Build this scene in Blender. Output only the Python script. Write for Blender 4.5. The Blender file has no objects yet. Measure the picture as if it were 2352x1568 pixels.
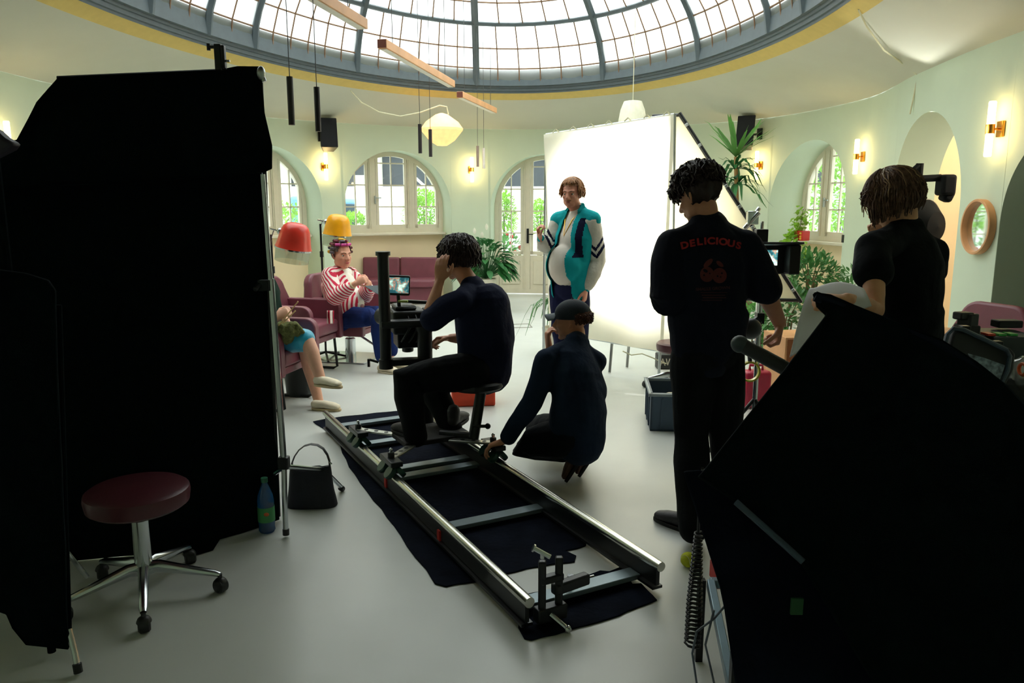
import bpy, bmesh, math, random
import numpy as np
from mathutils import Vector, Matrix, noise, Quaternion
PI = math.pi
SC = bpy.context.scene
COL = SC.collection
random.seed(5)
# ------------------------------------------------------------------ camera, world, exposure
F = 1764.0; TH = math.radians(10.1); CH = 1.6
cam = bpy.data.objects.new('camera', bpy.data.cameras.new('camera'))
cam.data.sensor_width = 36; cam.data.lens = F / 2352 * 36
cam.data.clip_start = .02; cam.data.clip_end = 300
cam.location = (0, 0, CH); cam.rotation_euler = (PI / 2 - TH, 0, 0)
COL.objects.link(cam); SC.camera = cam
SC.view_settings.view_transform = 'Standard'; SC.view_settings.look = 'None'
SC.view_settings.gamma = 1; SC.view_settings.use_curve_mapping = False
SC.view_settings.exposure = 1.08
SC.cycles.max_bounces = 8; SC.cycles.diffuse_bounces = 5; SC.cycles.transparent_max_bounces = 12
SC.cycles.sample_clamp_indirect = 6

def ray(px, py):
    u = (px - 1176) / F; v = (784 - py) / F
    return Vector((u, math.cos(TH) + math.sin(TH) * v, -math.sin(TH) + math.cos(TH) * v))
def A(px, py, Y):            # the point seen at a pixel at a distance Y down the room
    r = ray(px, py); p = r * (Y / r.y); return Vector((p.x, p.y, p.z + CH))
def Z(px, py, z=0.0):        # the point seen at a pixel at height z
    r = ray(px, py); p = r * ((z - CH) / r.z); return Vector((p.x, p.y, z))

def lin(c): return tuple(((x / 255) / 12.92 if x / 255 <= .04045 else ((x / 255 + .055) / 1.055) ** 2.4) for x in c[:3])

w = bpy.data.worlds.new('overcast_sky'); SC.world = w; w.use_nodes = True
nt = w.node_tree; nt.nodes.clear()
N = nt.nodes.new; L = nt.links.new
tc = N('ShaderNodeTexCoord'); sx = N('ShaderNodeSeparateXYZ'); L(tc.outputs['Generated'], sx.inputs[0])
mr = N('ShaderNodeMapRange'); mr.inputs[1].default_value = -.05; mr.inputs[2].default_value = 1; mr.inputs[3].default_value = .55; mr.inputs[4].default_value = 3.6
L(sx.outputs['Z'], mr.inputs[0])
bg = N('ShaderNodeBackground'); bg.inputs[0].default_value = (*lin((230, 240, 246)), 1); L(mr.outputs[0], bg.inputs[1])
wo = N('ShaderNodeOutputWorld'); L(bg.outputs[0], wo.inputs[0])

def light(name, kind, loc, aim, power, color=(1, 1, 1), size=.2, spot=60, sizey=None, parent=None):
    d = bpy.data.lights.new(name, kind); d.energy = power; d.color = color
    if kind == 'AREA':
        d.size = size
        if sizey: d.shape = 'RECTANGLE'; d.size_y = sizey
    else: d.shadow_soft_size = size
    if kind == 'SPOT': d.spot_size = math.radians(spot); d.spot_blend = .5
    o = bpy.data.objects.new(name, d); COL.objects.link(o); o.location = loc
    if aim is not None: o.rotation_euler = (Vector(aim) - Vector(loc)).to_track_quat('-Z', 'Y').to_euler()
    if parent: o.parent = parent; o.matrix_parent_inverse = Matrix.Translation(-parent.location)
    return o

# ------------------------------------------------------------------ materials
MATS = {}
def mat(name, rgb, rough=.6, metal=0, var=.08, scale=12, bump=0, bscale=60, emis=0, ecol=None, trans=0, alpha=1, spec=.5, sheen=0, transl=0, raw=False):
    if name in MATS: return MATS[name]
    m = bpy.data.materials.new(name); m.use_nodes = True; t = m.node_tree; n = t.nodes; b = n['Principled BSDF']
    c = rgb if raw else lin(rgb)
    b.inputs['Roughness'].default_value = rough; b.inputs['Metallic'].default_value = metal
    b.inputs['Specular IOR Level'].default_value = spec
    tx = n.new('ShaderNodeTexCoord'); nz = n.new('ShaderNodeTexNoise'); nz.inputs['Scale'].default_value = scale; nz.inputs['Detail'].default_value = 4
    t.links.new(tx.outputs['Object'], nz.inputs['Vector'])
    rp = n.new('ShaderNodeValToRGB'); rp.color_ramp.elements[0].position = .3; rp.color_ramp.elements[1].position = .7
    rp.color_ramp.elements[0].color = (*[x * (1 - var) for x in c], 1); rp.color_ramp.elements[1].color = (*[min(1, x * (1 + var)) for x in c], 1)
    t.links.new(nz.outputs['Fac'], rp.inputs[0]); t.links.new(rp.outputs[0], b.inputs['Base Color'])
    if bump:
        n2 = n.new('ShaderNodeTexNoise'); n2.inputs['Scale'].default_value = bscale; n2.inputs['Detail'].default_value = 3
        t.links.new(tx.outputs['Object'], n2.inputs['Vector'])
        bp = n.new('ShaderNodeBump'); bp.inputs['Strength'].default_value = bump; bp.inputs['Distance'].default_value = .01
        t.links.new(n2.outputs['Fac'], bp.inputs['Height']); t.links.new(bp.outputs[0], b.inputs['Normal'])
    if emis: b.inputs['Emission Color'].default_value = (*lin(ecol or rgb), 1); b.inputs['Emission Strength'].default_value = emis
    if trans: b.inputs['Transmission Weight'].default_value = trans
    if sheen: b.inputs['Sheen Weight'].default_value = sheen
    if alpha < 1: b.inputs['Alpha'].default_value = alpha
    if transl:
        tr = n.new('ShaderNodeBsdfTranslucent'); t.links.new(rp.outputs[0], tr.inputs[0])
        mx = n.new('ShaderNodeMixShader'); mx.inputs[0].default_value = transl
        t.links.new(b.outputs[0], mx.inputs[1]); t.links.new(tr.outputs[0], mx.inputs[2])
        t.links.new(mx.outputs[0], n['Material Output'].inputs[0])
    MATS[name] = m; return m

def glassy(name, rgb, clear=.6, tcol=(255, 255, 255), gloss=.06, rough=.05):
    m = bpy.data.materials.new(name); m.use_nodes = True; t = m.node_tree; n = t.nodes; n.remove(n['Principled BSDF'])
    tp = n.new('ShaderNodeBsdfTransparent'); tp.inputs[0].default_value = (*lin(tcol), 1)
    tr = n.new('ShaderNodeBsdfTranslucent'); tr.inputs[0].default_value = (*lin(rgb), 1)
    gl = n.new('ShaderNodeBsdfGlossy'); gl.inputs['Roughness'].default_value = rough
    a = n.new('ShaderNodeMixShader'); a.inputs[0].default_value = clear; t.links.new(tr.outputs[0], a.inputs[1]); t.links.new(tp.outputs[0], a.inputs[2])
    b = n.new('ShaderNodeMixShader'); b.inputs[0].default_value = gloss; t.links.new(a.outputs[0], b.inputs[1]); t.links.new(gl.outputs[0], b.inputs[2])
    t.links.new(b.outputs[0], n['Material Output'].inputs[0]); return m

# ------------------------------------------------------------------ mesh building
class MB:
    def __init__(s): s.v = []; s.f = []
    def add(s, vs, fs):
        k = len(s.v); s.v += [tuple(v) for v in vs]; s.f += [tuple(i + k for i in f) for f in fs]; return s
    def box(s, c, size, R=None):
        c = Vector(c); h = [x / 2 for x in size]; vs = []
        for x in (-1, 1):
            for y in (-1, 1):
                for z in (-1, 1):
                    p = Vector((x * h[0], y * h[1], z * h[2])); vs.append(c + (R @ p if R else p))
        return s.add(vs, [(0, 1, 3, 2), (4, 6, 7, 5), (0, 4, 5, 1), (2, 3, 7, 6), (0, 2, 6, 4), (1, 5, 7, 3)])
    def beam(s, a, b, w, h, up=(0, 0, 1)):
        a = Vector(a); b = Vector(b); d = (b - a); R = frame(d, up); return s.box((a + b) / 2, (w, d.length, h), R)
    def tube(s, pts, r, n=10, cap=True):
        pts = [Vector(p) for p in pts]; k = len(pts); rs = r if isinstance(r, (list, tuple)) else [r] * k
        vs = []; fs = []; ref = None
        for i, p in enumerate(pts):
            d = (pts[min(i + 1, k - 1)] - pts[max(i - 1, 0)]).normalized()
            if ref is None:
                ref = Vector((0, 0, 1)) if abs(d.z) < .9 else Vector((1, 0, 0))
            x = d.cross(ref).normalized(); y = x.cross(d).normalized(); ref = y
            ra = rs[i]; ra = ra if isinstance(ra, (tuple, list)) else (ra, ra)
            for j in range(n):
                t = 2 * PI * j / n; vs.append(p + x * math.cos(t) * ra[0] + y * math.sin(t) * ra[1])
        for i in range(k - 1):
            for j in range(n):
                fs.append((i * n + j, i * n + (j + 1) % n, (i + 1) * n + (j + 1) % n, (i + 1) * n + j))
        if cap: fs.append(tuple(range(n - 1, -1, -1))); fs.append(tuple(range((k - 1) * n, k * n)))
        return s.add(vs, fs)
    def chain(s, pts, rs, ref=(0, 0, 1), n=14, q=4):      # rounded-end limb, radii scalar or (side, ref-wise)
        pts = [Vector(p) for p in pts]; ref = Vector(ref); rr = [(r, r) if not isinstance(r, (tuple, list)) else r for r in rs]
        rings = []
        k = len(pts)
        for i in range(k):
            d = (pts[min(i + 1, k - 1)] - pts[max(i - 1, 0)]).normalized()
            x = d.cross(ref)
            x = x.normalized() if x.length > 1e-3 else d.orthogonal().normalized()
            y = x.cross(d).normalized(); a, b = rr[i]
            if i == 0:
                for j in range(q, 0, -1):
                    t = j / q * PI / 2 * .98; rings.append((pts[0] - d * math.sin(t) * min(a, b), x * a * math.cos(t), y * b * math.cos(t)))
            rings.append((pts[i], x * a, y * b))
            if i == k - 1:
                for j in range(1, q + 1):
                    t = j / q * PI / 2 * .98; rings.append((pts[-1] + d * math.sin(t) * min(a, b), x * a * math.cos(t), y * b * math.cos(t)))
        vs = [c + X * math.cos(2 * PI * j / n) + Y * math.sin(2 * PI * j / n) for c, X, Y in rings for j in range(n)]
        fs = [(i * n + j, i * n + (j + 1) % n, (i + 1) * n + (j + 1) % n, (i + 1) * n + j) for i in range(len(rings) - 1) for j in range(n)]
        fs += [tuple(range(n - 1, -1, -1)), tuple(range((len(rings) - 1) * n, len(rings) * n))]
        return s.add(vs, fs)
    def ball(s, c, r, R=None, n=16, m=10, z0=-1.0):
        c = Vector(c); r = (r, r, r) if not isinstance(r, (tuple, list)) else r; vs = []; fs = []
        a0 = math.asin(max(-1, z0)) if z0 > -1 else -PI / 2 * .999
        for i in range(m + 1):
            a = a0 + (PI / 2 * .999 - a0) * i / m
            for j in range(n):
                t = 2 * PI * j / n; p = Vector((r[0] * math.cos(a) * math.cos(t), r[1] * math.cos(a) * math.sin(t), r[2] * math.sin(a)))
                vs.append(c + (R @ p if R else p))
        fs = [(i * n + j, i * n + (j + 1) % n, (i + 1) * n + (j + 1) % n, (i + 1) * n + j) for i in range(m) for j in range(n)]
        fs += [tuple(range(n - 1, -1, -1)), tuple(range(m * n, m * n + n))]
        return s.add(vs, fs)
    def lathe(s, prof, c=(0, 0, 0), R=None, n=24, cap=True):
        c = Vector(c); vs = []
        for r, z in prof:
            for j in range(n):
                t = 2 * PI * j / n; p = Vector((r * math.cos(t), r * math.sin(t), z)); vs.append(c + (R @ p if R else p))
        k = len(prof)
        fs = [(i * n + j, i * n + (j + 1) % n, (i + 1) * n + (j + 1) % n, (i + 1) * n + j) for i in range(k - 1) for j in range(n)]
        if cap: fs += [tuple(range(n - 1, -1, -1)), tuple(range((k - 1) * n, k * n))]
        return s.add(vs, fs)
    def prism(s, poly, o, X, Y, th):                     # 2D outline in the frame (o; X, Y), thickness along X x Y
        o = Vector(o); X = Vector(X).normalized(); Y = Vector(Y); Y = (Y - X * Y.dot(X)).normalized(); Nn = X.cross(Y); k = len(poly)
        vs = [o + X * a + Y * b - Nn * th / 2 for a, b in poly] + [o + X * a + Y * b + Nn * th / 2 for a, b in poly]
        fs = [tuple(range(k - 1, -1, -1)), tuple(range(k, 2 * k))] + [(i, (i + 1) % k, k + (i + 1) % k, k + i) for i in range(k)]
        return s.add(vs, fs)
    def poly3(s, pts, th):                               # nearly flat outline given in 3D, with thickness
        pts = [Vector(p) for p in pts]; nn = Vector((0, 0, 0))
        for i in range(len(pts)): nn += (pts[i] - pts[0]).cross(pts[(i + 1) % len(pts)] - pts[0])
        nn.normalize(); k = len(pts)
        vs = [p - nn * th / 2 for p in pts] + [p + nn * th / 2 for p in pts]
        fs = [tuple(range(k - 1, -1, -1)), tuple(range(k, 2 * k))] + [(i, (i + 1) % k, k + (i + 1) % k, k + i) for i in range(k)]
        return s.add(vs, fs)
    def grid(s, f, nu, nv):
        vs = [f(i / nu, j / nv) for i in range(nu + 1) for j in range(nv + 1)]
        fs = [(i * (nv + 1) + j, (i + 1) * (nv + 1) + j, (i + 1) * (nv + 1) + j + 1, i * (nv + 1) + j + 1) for i in range(nu) for j in range(nv)]
        return s.add(vs, fs)
    def build(s, name, m, parent=None, smooth=35, bevel=0, solid=0, seg=2, subd=0, weld=False):
        me = bpy.data.meshes.new(name); me.from_pydata(s.v, [], s.f); me.update()
        if weld or bevel or subd:
            b = bmesh.new(); b.from_mesh(me); bmesh.ops.remove_doubles(b, verts=b.verts, dist=1e-5); bmesh.ops.recalc_face_normals(b, faces=b.faces); b.to_mesh(me); b.free()
        if smooth:
            me.polygons.foreach_set('use_smooth', [True] * len(me.polygons)); me.set_sharp_from_angle(angle=math.radians(smooth))
        me.materials.append(m); o = bpy.data.objects.new(name, me); COL.objects.link(o)
        if solid: q = o.modifiers.new('solid', 'SOLIDIFY'); q.thickness = solid; q.offset = 0
        if bevel: q = o.modifiers.new('bevel', 'BEVEL'); q.width = bevel; q.segments = seg; q.limit_method = 'ANGLE'; q.angle_limit = .6
        if subd: q = o.modifiers.new('subd', 'SUBSURF'); q.levels = q.render_levels = subd
        if parent is not None: attach(o, parent)
        return o
def attach(o, parent):                                    # meshes keep world coordinates; only things (empties) carry a location
    o.parent = parent; o.matrix_parent_inverse = Matrix.Translation(-parent.location)
def frame(d, up=(0, 0, 1)):                              # columns: side, along d, up
    y = Vector(d).normalized(); up = Vector(up)
    x = y.cross(up); x = x.normalized() if x.length > 1e-4 else y.orthogonal().normalized()
    z = x.cross(y); return Matrix((x, y, z)).transposed()
def rotz(a): return Matrix.Rotation(a, 3, 'Z')
def tag(o, label, cat, group=None, kind=None):
    if label: o['label'] = label
    if cat: o['category'] = cat
    if group: o['group'] = group
    if kind: o['kind'] = kind
    return o
def thing(name, loc, label, cat, group=None):
    o = bpy.data.objects.new(name, None); o.empty_display_size = .1; COL.objects.link(o); o.location = loc
    return tag(o, label, cat, group)
def struct(o): o['kind'] = 'structure'; return o
def dup(root, loc, rz=None, label=None, group=None):
    r = root.copy(); COL.objects.link(r); r.location = loc
    if rz is not None: r.rotation_euler = (0, 0, rz)
    if label: r['label'] = label
    if group: r['group'] = group
    for ch in list(root.children):
        c = ch.copy(); COL.objects.link(c); c.parent = r
        for g in ch.children:
            d = g.copy(); COL.objects.link(d); d.parent = c
    return r
def remesh(o, vox, smooth=2, disp=0, dscale=8, seed=0):
    q = o.modifiers.new('r', 'REMESH'); q.mode = 'VOXEL'; q.voxel_size = vox
    if smooth: q = o.modifiers.new('s', 'SMOOTH'); q.factor = .5; q.iterations = smooth
    me = bpy.data.meshes.new_from_object(o.evaluated_get(bpy.context.evaluated_depsgraph_get()))
    o.modifiers.clear(); old = o.data; me.name = o.name; o.data = me; bpy.data.meshes.remove(old)
    if disp:
        k = len(me.vertices); co = np.empty(k * 3); me.vertices.foreach_get('co', co); co = co.reshape(-1, 3)
        nn = np.empty(k * 3); me.vertices.foreach_get('normal', nn); nn = nn.reshape(-1, 3)
        dd = np.array([noise.noise(Vector(c) * dscale + Vector((seed, 0, 0))) + .5 * noise.noise(Vector((c[0] * 2.2, c[1] * 2.2, c[2])) * dscale) for c in co])
        co = co + nn * (dd * disp)[:, None]; me.vertices.foreach_set('co', co.ravel()); me.update()
    me.polygons.foreach_set('use_smooth', [True] * len(me.polygons)); return o

M = dict(
    wall=mat('wall_plaster_green', (208, 222, 200), .8, var=.02, scale=3, bump=.05, bscale=200),
    ceil=mat('ceiling_plaster', (202, 202, 188), .9, var=.02, scale=2),
    cream=mat('niche_cream_paint', (240, 220, 184), .85, var=.02, scale=3),
    wood_w=mat('painted_joinery', (222, 214, 194), .55, var=.03),
    yellow=mat('yellow_border_paint', (216, 190, 112), .8, var=.04),
    frame=mat('dome_frame_grey', (84, 96, 102), .5, var=.08),
    muntin=mat('rusty_glazing_bar', (128, 98, 72), .6, var=.15, scale=5),
    black=mat('black_fabric', (7, 15, 18), .95, var=.3, scale=30, spec=.05, bump=.2, bscale=400),
    chrome=mat('chrome', (200, 205, 208), .18, 1, var=.02),
    alu=mat('aluminium', (178, 184, 186), .35, 1, var=.05),
    blackm=mat('black_metal', (22, 25, 28), .4, .2, var=.1),
    blackp=mat('black_plastic', (18, 20, 22), .5, var=.1),
    leather=mat('burgundy_leather', (122, 62, 76), .42, var=.1, scale=6, bump=.08, bscale=150),
    brass=mat('brass', (196, 140, 60), .3, 1, var=.05),
    oak=mat('oak_wood', (216, 160, 112), .5, var=.12, scale=5),
)
# ------------------------------------------------------------------ room shell
CP = [(3.74, 2.2), (3.76, 4.2), (3.78, 6.2), (3.98, 7.9), (4.27, 9.7), (3.8, 11.7), (2.6, 12.85), (1.0, 13.4), (-.7, 13.4), (-2.9, 12.3), (-4.15, 10.9),
      (-4.8, 9.0), (-4.9, 6.9), (-4.75, 4.2), (-4.2, 1.5), (-2.9, -.6), (0, -1.5), (2.7, -.7)]
def cr(a, b, c, d, t):
    a, b, c, d = map(Vector, (a, b, c, d))
    return .5 * ((2 * b) + (c - a) * t + (2 * a - 5 * b + 4 * c - d) * t * t + (3 * b - a - 3 * c + d) * t ** 3)
WP = []
for i in range(len(CP)):
    for k in range(40): WP.append(cr(CP[i - 1], CP[i], CP[(i + 1) % len(CP)], CP[(i + 2) % len(CP)], k / 40))
WT = 2.86
def whit(px):                                            # where a pixel column meets the wall line
    r = ray(px, 470); d = Vector((r.x, r.y))
    for i in range(len(WP)):
        a = WP[i]; b = WP[(i + 1) % len(WP)]; e = b - a; den = d.x * e.y - d.y * e.x
        if abs(den) < 1e-9: continue
        t = (a.x * e.y - a.y * e.x) / den; q = (a.x * d.y - a.y * d.x) / den
        if t > 0 and 0 <= q <= 1:
            n = Vector((e.y, -e.x)).normalized(); p = a + e * q
            return i + q, p, n                           # n points outward
def wallpt(px, py):
    k, p, n = whit(px); r = ray(px, py); t = Vector((p.x, p.y)).length / Vector((r.x, r.y)).length
    return Vector((p.x, p.y, CH + r.z * t)), Vector((n.x, n.y, 0)), Vector((-n.y, n.x, 0))
NI = []   # niches: centre point, tangent T (to the viewer's right), outward normal, width, spring height, top
def niche(px, width, top, depth, kind):
    k, p, n = whit(px); n3 = Vector((n.x, n.y)); T = Vector((-n.y, n.x))
    # seen from inside, right-hand tangent
    T = -T if T.dot(Vector((-n.y, n.x))) < 0 else T
    c = dict(p=p, n=n3, T=Vector((n.y, -n.x)), w=width, top=top, d=depth, kind=kind, k=k); NI.append(c); return c
n_left = niche(618, 1.75, 2.47, .42, 'window')
n_back = niche(915, 1.84, 2.47, .42, 'window')
n_door = niche(1250, 1.84, 2.45, .42, 'door')
n_right = niche(1858, 1.72, 2.47, .55, 'window')
n_pass = niche(2112, 1.75, 2.46, .45, 'pass')
n_dark = niche(2440, 1.35, 2.15, .3, 'dark')
def zhi(c, x):
    r = c['w'] / 2; x = max(-r, min(r, x)); rz = min(r, 1.0); return c['top'] - rz + rz * math.sqrt(max(0, 1 - (x / r) ** 2))
def loc2(c, p): d = p - c['p']; return d.dot(c['T']), d.dot(c['n'])
# refine wall samples so that every niche gets cosine spaced columns
S = []   # (point, niche or None, x)
def crossing(c, x0):
    best = None
    for i in range(int(c['k']) - 60, int(c['k']) + 60):
        a = WP[i % len(WP)]; b = WP[(i + 1) % len(WP)]; xa = loc2(c, a)[0]; xb = loc2(c, b)[0]
        if (xa - x0) * (xb - x0) <= 0 and xa != xb: best = (i + (x0 - xa) / (xb - xa), a.lerp(b, (x0 - xa) / (xb - xa)))
    return best
cols = []
for c in NI:
    c['cols'] = []
    for k in range(33):
        x = -c['w'] / 2 * math.cos(PI * k / 32); q = crossing(c, x); c['cols'].append((x, q[1], q[0]))
    lo = min(c['cols'][0][2], c['cols'][-1][2]); hi = max(c['cols'][0][2], c['cols'][-1][2]); c['lo'], c['hi'] = lo, hi
wallmb = MB()
def wcol(mb, a, b, z0a, z1a, z0b, z1b):
    if max(z1a - z0a, z1b - z0b) < 1e-4: return
    mb.add([(a.x, a.y, z0a), (b.x, b.y, z0b), (b.x, b.y, z1b), (a.x, a.y, z1a)], [(0, 1, 2, 3)])
sides = {'wall_right': MB(), 'wall_back': MB(), 'wall_left': MB(), 'wall_front': MB()}
def sidename(p): return 'wall_back' if p.y > 12.0 else 'wall_front' if p.y < 0.5 else 'wall_right' if p.x > 0 else 'wall_left'
nW = len(WP)
for i in range(nW):
    segs = [(i, i + 1)]
    for c in NI:
        out = []
        for s0, s1 in segs:
            for sh in (0, nW, -nW):
                lo, hi = c['lo'] + sh, c['hi'] + sh
                if lo < s1 and hi > s0:
                    if s0 < lo: out.append((s0, lo))
                    if hi < s1: out.append((hi, s1))
                    break
            else: out.append((s0, s1))
        segs = out
    for s0, s1 in segs:
        a = WP[i].lerp(WP[(i + 1) % nW], s0 - i); b = WP[i].lerp(WP[(i + 1) % nW], s1 - i)
        wcol(sides[sidename(a)], a, b, 0, WT, 0, WT)
for c in NI:
    mb = sides[sidename(c['p'])]
    for (xa, a, _), (xb, b, _) in zip(c['cols'], c['cols'][1:]):
        wcol(mb, a, b, zhi(c, xa), WT, zhi(c, xb), WT)
    # reveal
    def back(x): q = c['p'] + c['T'] * x + c['n'] * c['d']; return q
    zz = [(c['cols'][0], 0)] + [(q, zhi(c, q[0])) for q in c['cols']] + [(c['cols'][-1], 0)]
    for (qa, za), (qb, zb) in zip(zz, zz[1:]):
        ba, bb = back(qa[0]), back(qb[0])
        mb.add([(qa[1].x, qa[1].y, za), (qb[1].x, qb[1].y, zb), (bb.x, bb.y, zb), (ba.x, ba.y, za)], [(0, 1, 2, 3)])
for nm, mb in sides.items(): struct(mb.build(nm, M['wall'], smooth=30, weld=True))

# floor: pale screed with long joints
fm = mat('floor_screed', (196, 198, 194), .34, var=.05, scale=1.3, bump=.02, bscale=15)
t = fm.node_tree; n = t.nodes; b = n['Principled BSDF']
n2 = n.new('ShaderNodeTexNoise'); n2.inputs['Scale'].default_value = 2.2; n2.inputs['Detail'].default_value = 7; n2.inputs['Roughness'].default_value = .65
n2.inputs['Distortion'].default_value = .3
t.links.new(n['Texture Coordinate'].outputs['Object'], n2.inputs['Vector'])
m2 = n.new('ShaderNodeMapRange'); m2.inputs[1].default_value = .35; m2.inputs[2].default_value = .7; m2.inputs[3].default_value = .3; m2.inputs[4].default_value = .42
t.links.new(n2.outputs['Fac'], m2.inputs[0]); t.links.new(m2.outputs[0], b.inputs['Roughness'])
mb = MB(); mb.add([(-9, -4, 0), (9, -4, 0), (9, 16, 0), (-9, 16, 0)], [(0, 1, 2, 3)])
struct(mb.build('floor', fm, smooth=0))

# ceiling between the wall head and the oval rooflight
RC = Vector((-.393, 6.836)); RA, RB, RT = 3.366, 5.606, -.11; ZR = 3.2
EX, EY = Vector((math.cos(RT), math.sin(RT))), Vector((-math.sin(RT), math.cos(RT)))
def ring(th, off=0.0, s=1.0): return RC + EX * ((RA + off) * s * math.cos(th)) + EY * ((RB + off) * s * math.sin(th))
def wallat(th):                                          # wall point seen from the ring's centre
    d = ring(th) - RC
    for i in range(nW):
        a = WP[i] - RC; b = WP[(i + 1) % nW] - RC; e = b - a; den = d.x * e.y - d.y * e.x
        if abs(den) < 1e-9: continue
        tt = (a.x * e.y - a.y * e.x) / den; q = (a.x * d.y - a.y * d.x) / den
        if tt > 0 and 0 <= q <= 1: return WP[i].lerp(WP[(i + 1) % nW], q)
K = 180; mb = MB(); yb = MB()
wps = [wallat(2 * PI * k / K) for k in range(K)]
prof = [(1.0, 0.0), (.72, .26), (.4, .62), (0, 1.0)]     # share of the way to the wall, share of the rise
for k in range(K):
    k2 = (k + 1) % K
    for (f0, h0), (f1, h1) in zip(prof, prof[1:]):
        q = []
        for kk, f, h in ((k, f0, h0), (k2, f0, h0), (k2, f1, h1), (k, f1, h1)):
            rp = ring(2 * PI * kk / K); p = rp.lerp(wps[kk], f); q.append((p.x, p.y, WT + (ZR - WT) * h))
        mb.add(q, [(0, 1, 2, 3)])
    q = [ring(2 * PI * k / K), ring(2 * PI * k2 / K), ring(2 * PI * k2 / K, -.15), ring(2 * PI * k / K, -.15)]
    yb.add([(p.x, p.y, ZR + (.085 if j > 1 else 0)) for j, p in enumerate(q)], [(0, 1, 2, 3)])
struct(mb.build('ceiling', M['ceil'], smooth=50, weld=True)); struct(yb.build('trim_1', M['yellow'], smooth=0, weld=True))
# rooflight curb and glazed dome
cb = MB(); cprof = [(-.15, .08), (-.165, .075), (-.17, .1), (-.19, .105), (-.195, .14), (-.215, .145), (-.22, .17), (-.26, .175), (-.26, .4), (-.1, .4), (-.15, .08)]
for k in range(K):
    a = 2 * PI * k / K; b2 = 2 * PI * (k + 1) / K
    for (o0, z0), (o1, z1) in zip(cprof, cprof[1:]):
        pa, pb, pc, pd = ring(a, o0), ring(b2, o0), ring(b2, o1), ring(a, o1)
        cb.add([(pa.x, pa.y, ZR + z0), (pb.x, pb.y, ZR + z0), (pc.x, pc.y, ZR + z1), (pd.x, pd.y, ZR + z1)], [(0, 1, 2, 3)])
struct(cb.build('trim_2', M['frame'], smooth=30, weld=True))
DZ = ZR + .18; DH = 1.42; TIERS = [(1.0, .86, 3), (.86, .6, 3), (.6, .3, 3), (.3, .06, 2)]
def dome(th, s, up=0.0):
    p = ring(th, -.23, s); return Vector((p.x, p.y, DZ + up + DH * math.sqrt(max(0, 1 - s * s))))
def ringth(px, py):
    p = Z(px, py, DZ); d = Vector((p.x, p.y)) - RC; return math.atan2(d.dot(EY) / (RB - .23), d.dot(EX) / (RA - .23))
RIBS = [ringth(*q) for q in ((1902, 34), (1848, 86), (1662, 155), (1395, 190), (1095, 203), (800, 180), (552, 120), (440, 85), (300, 34))]
th = RIBS[-1]
rest = []
lo, hi = RIBS[-1], RIBS[0] + 2 * PI
nb = 13
for k in range(1, nb): rest.append(lo + (hi - lo) * k / nb)
RIBS = RIBS + rest
glass = glassy('frosted_pane', (252, 250, 240), .62, (252, 250, 238), .03, .3)
gmb = MB(); covermb = MB(); ribs = MB(); munt = MB()
RR = RIBS + [RIBS[0] + 2 * PI]
for i in range(len(RIBS)):
    t0, t1 = RR[i], RR[i + 1]
    arc = (dome(t0, 1) - dome(t1, 1)).length; cols_n = max(2, round(arc / .33))
    svals = [1 - k * .94 / 24 for k in range(25)]
    pp = [dome(t0, s_, 0) for s_ in [1, .985, .96, .93, .9, .86, .8, .73, .66, .6, .5, .4, .3, .18, .06]]
    ribs.tube(pp, [(.045, .055)] * len(pp), 6)
    for s_hi, s_lo, rows in TIERS:
        h0, h1 = math.sqrt(1 - s_hi ** 2), math.sqrt(1 - s_lo ** 2)
        ss = [math.sqrt(max(0, 1 - (h0 + (h1 - h0) * r / rows) ** 2)) for r in range(rows + 1)]
        if s_hi < .9: ss = [s_hi + (s_lo - s_hi) * r / rows for r in range(rows + 1)]
        cn = cols_n if s_hi > .9 else max(2, round(cols_n * (.9 if s_hi > .7 else .6 if s_hi > .5 else .35)))
        for r in range(rows):
            for c_ in range(cn):
                ta, tb = t0 + (t1 - t0) * c_ / cn, t0 + (t1 - t0) * (c_ + 1) / cn
                (covermb if dome(ta, ss[r]).y < 5.4 else gmb).add([dome(ta, ss[r]), dome(tb, ss[r]), dome(tb, ss[r + 1]), dome(ta, ss[r + 1])], [(0, 1, 2, 3)])
                if r: munt.tube([dome(ta, ss[r], -.01), dome(tb, ss[r], -.01)], .011, 5, False)
                if c_: munt.tube([dome(ta, ss[r], -.01), dome(ta, ss[r + 1], -.01)], .0095, 5, False)
        if s_lo > .1:
            for c_ in range(cn): ribs.tube([dome(t0 + (t1 - t0) * c_ / cn, s_lo), dome(t0 + (t1 - t0) * (c_ + 1) / cn, s_lo)], (.04, .055)[0], 6, False)
struct(covermb.build('added_roof_cover', mat('added_blackout', (30, 32, 34), .9), smooth=0))  # unseen opaque cover added over the near dome to darken the foreground
win = gmb.build('window_1', glass, smooth=0); struct(win)
struct(ribs.build('trim_3', M['frame'])); struct(munt.build('trim_4', M['muntin']))

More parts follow.
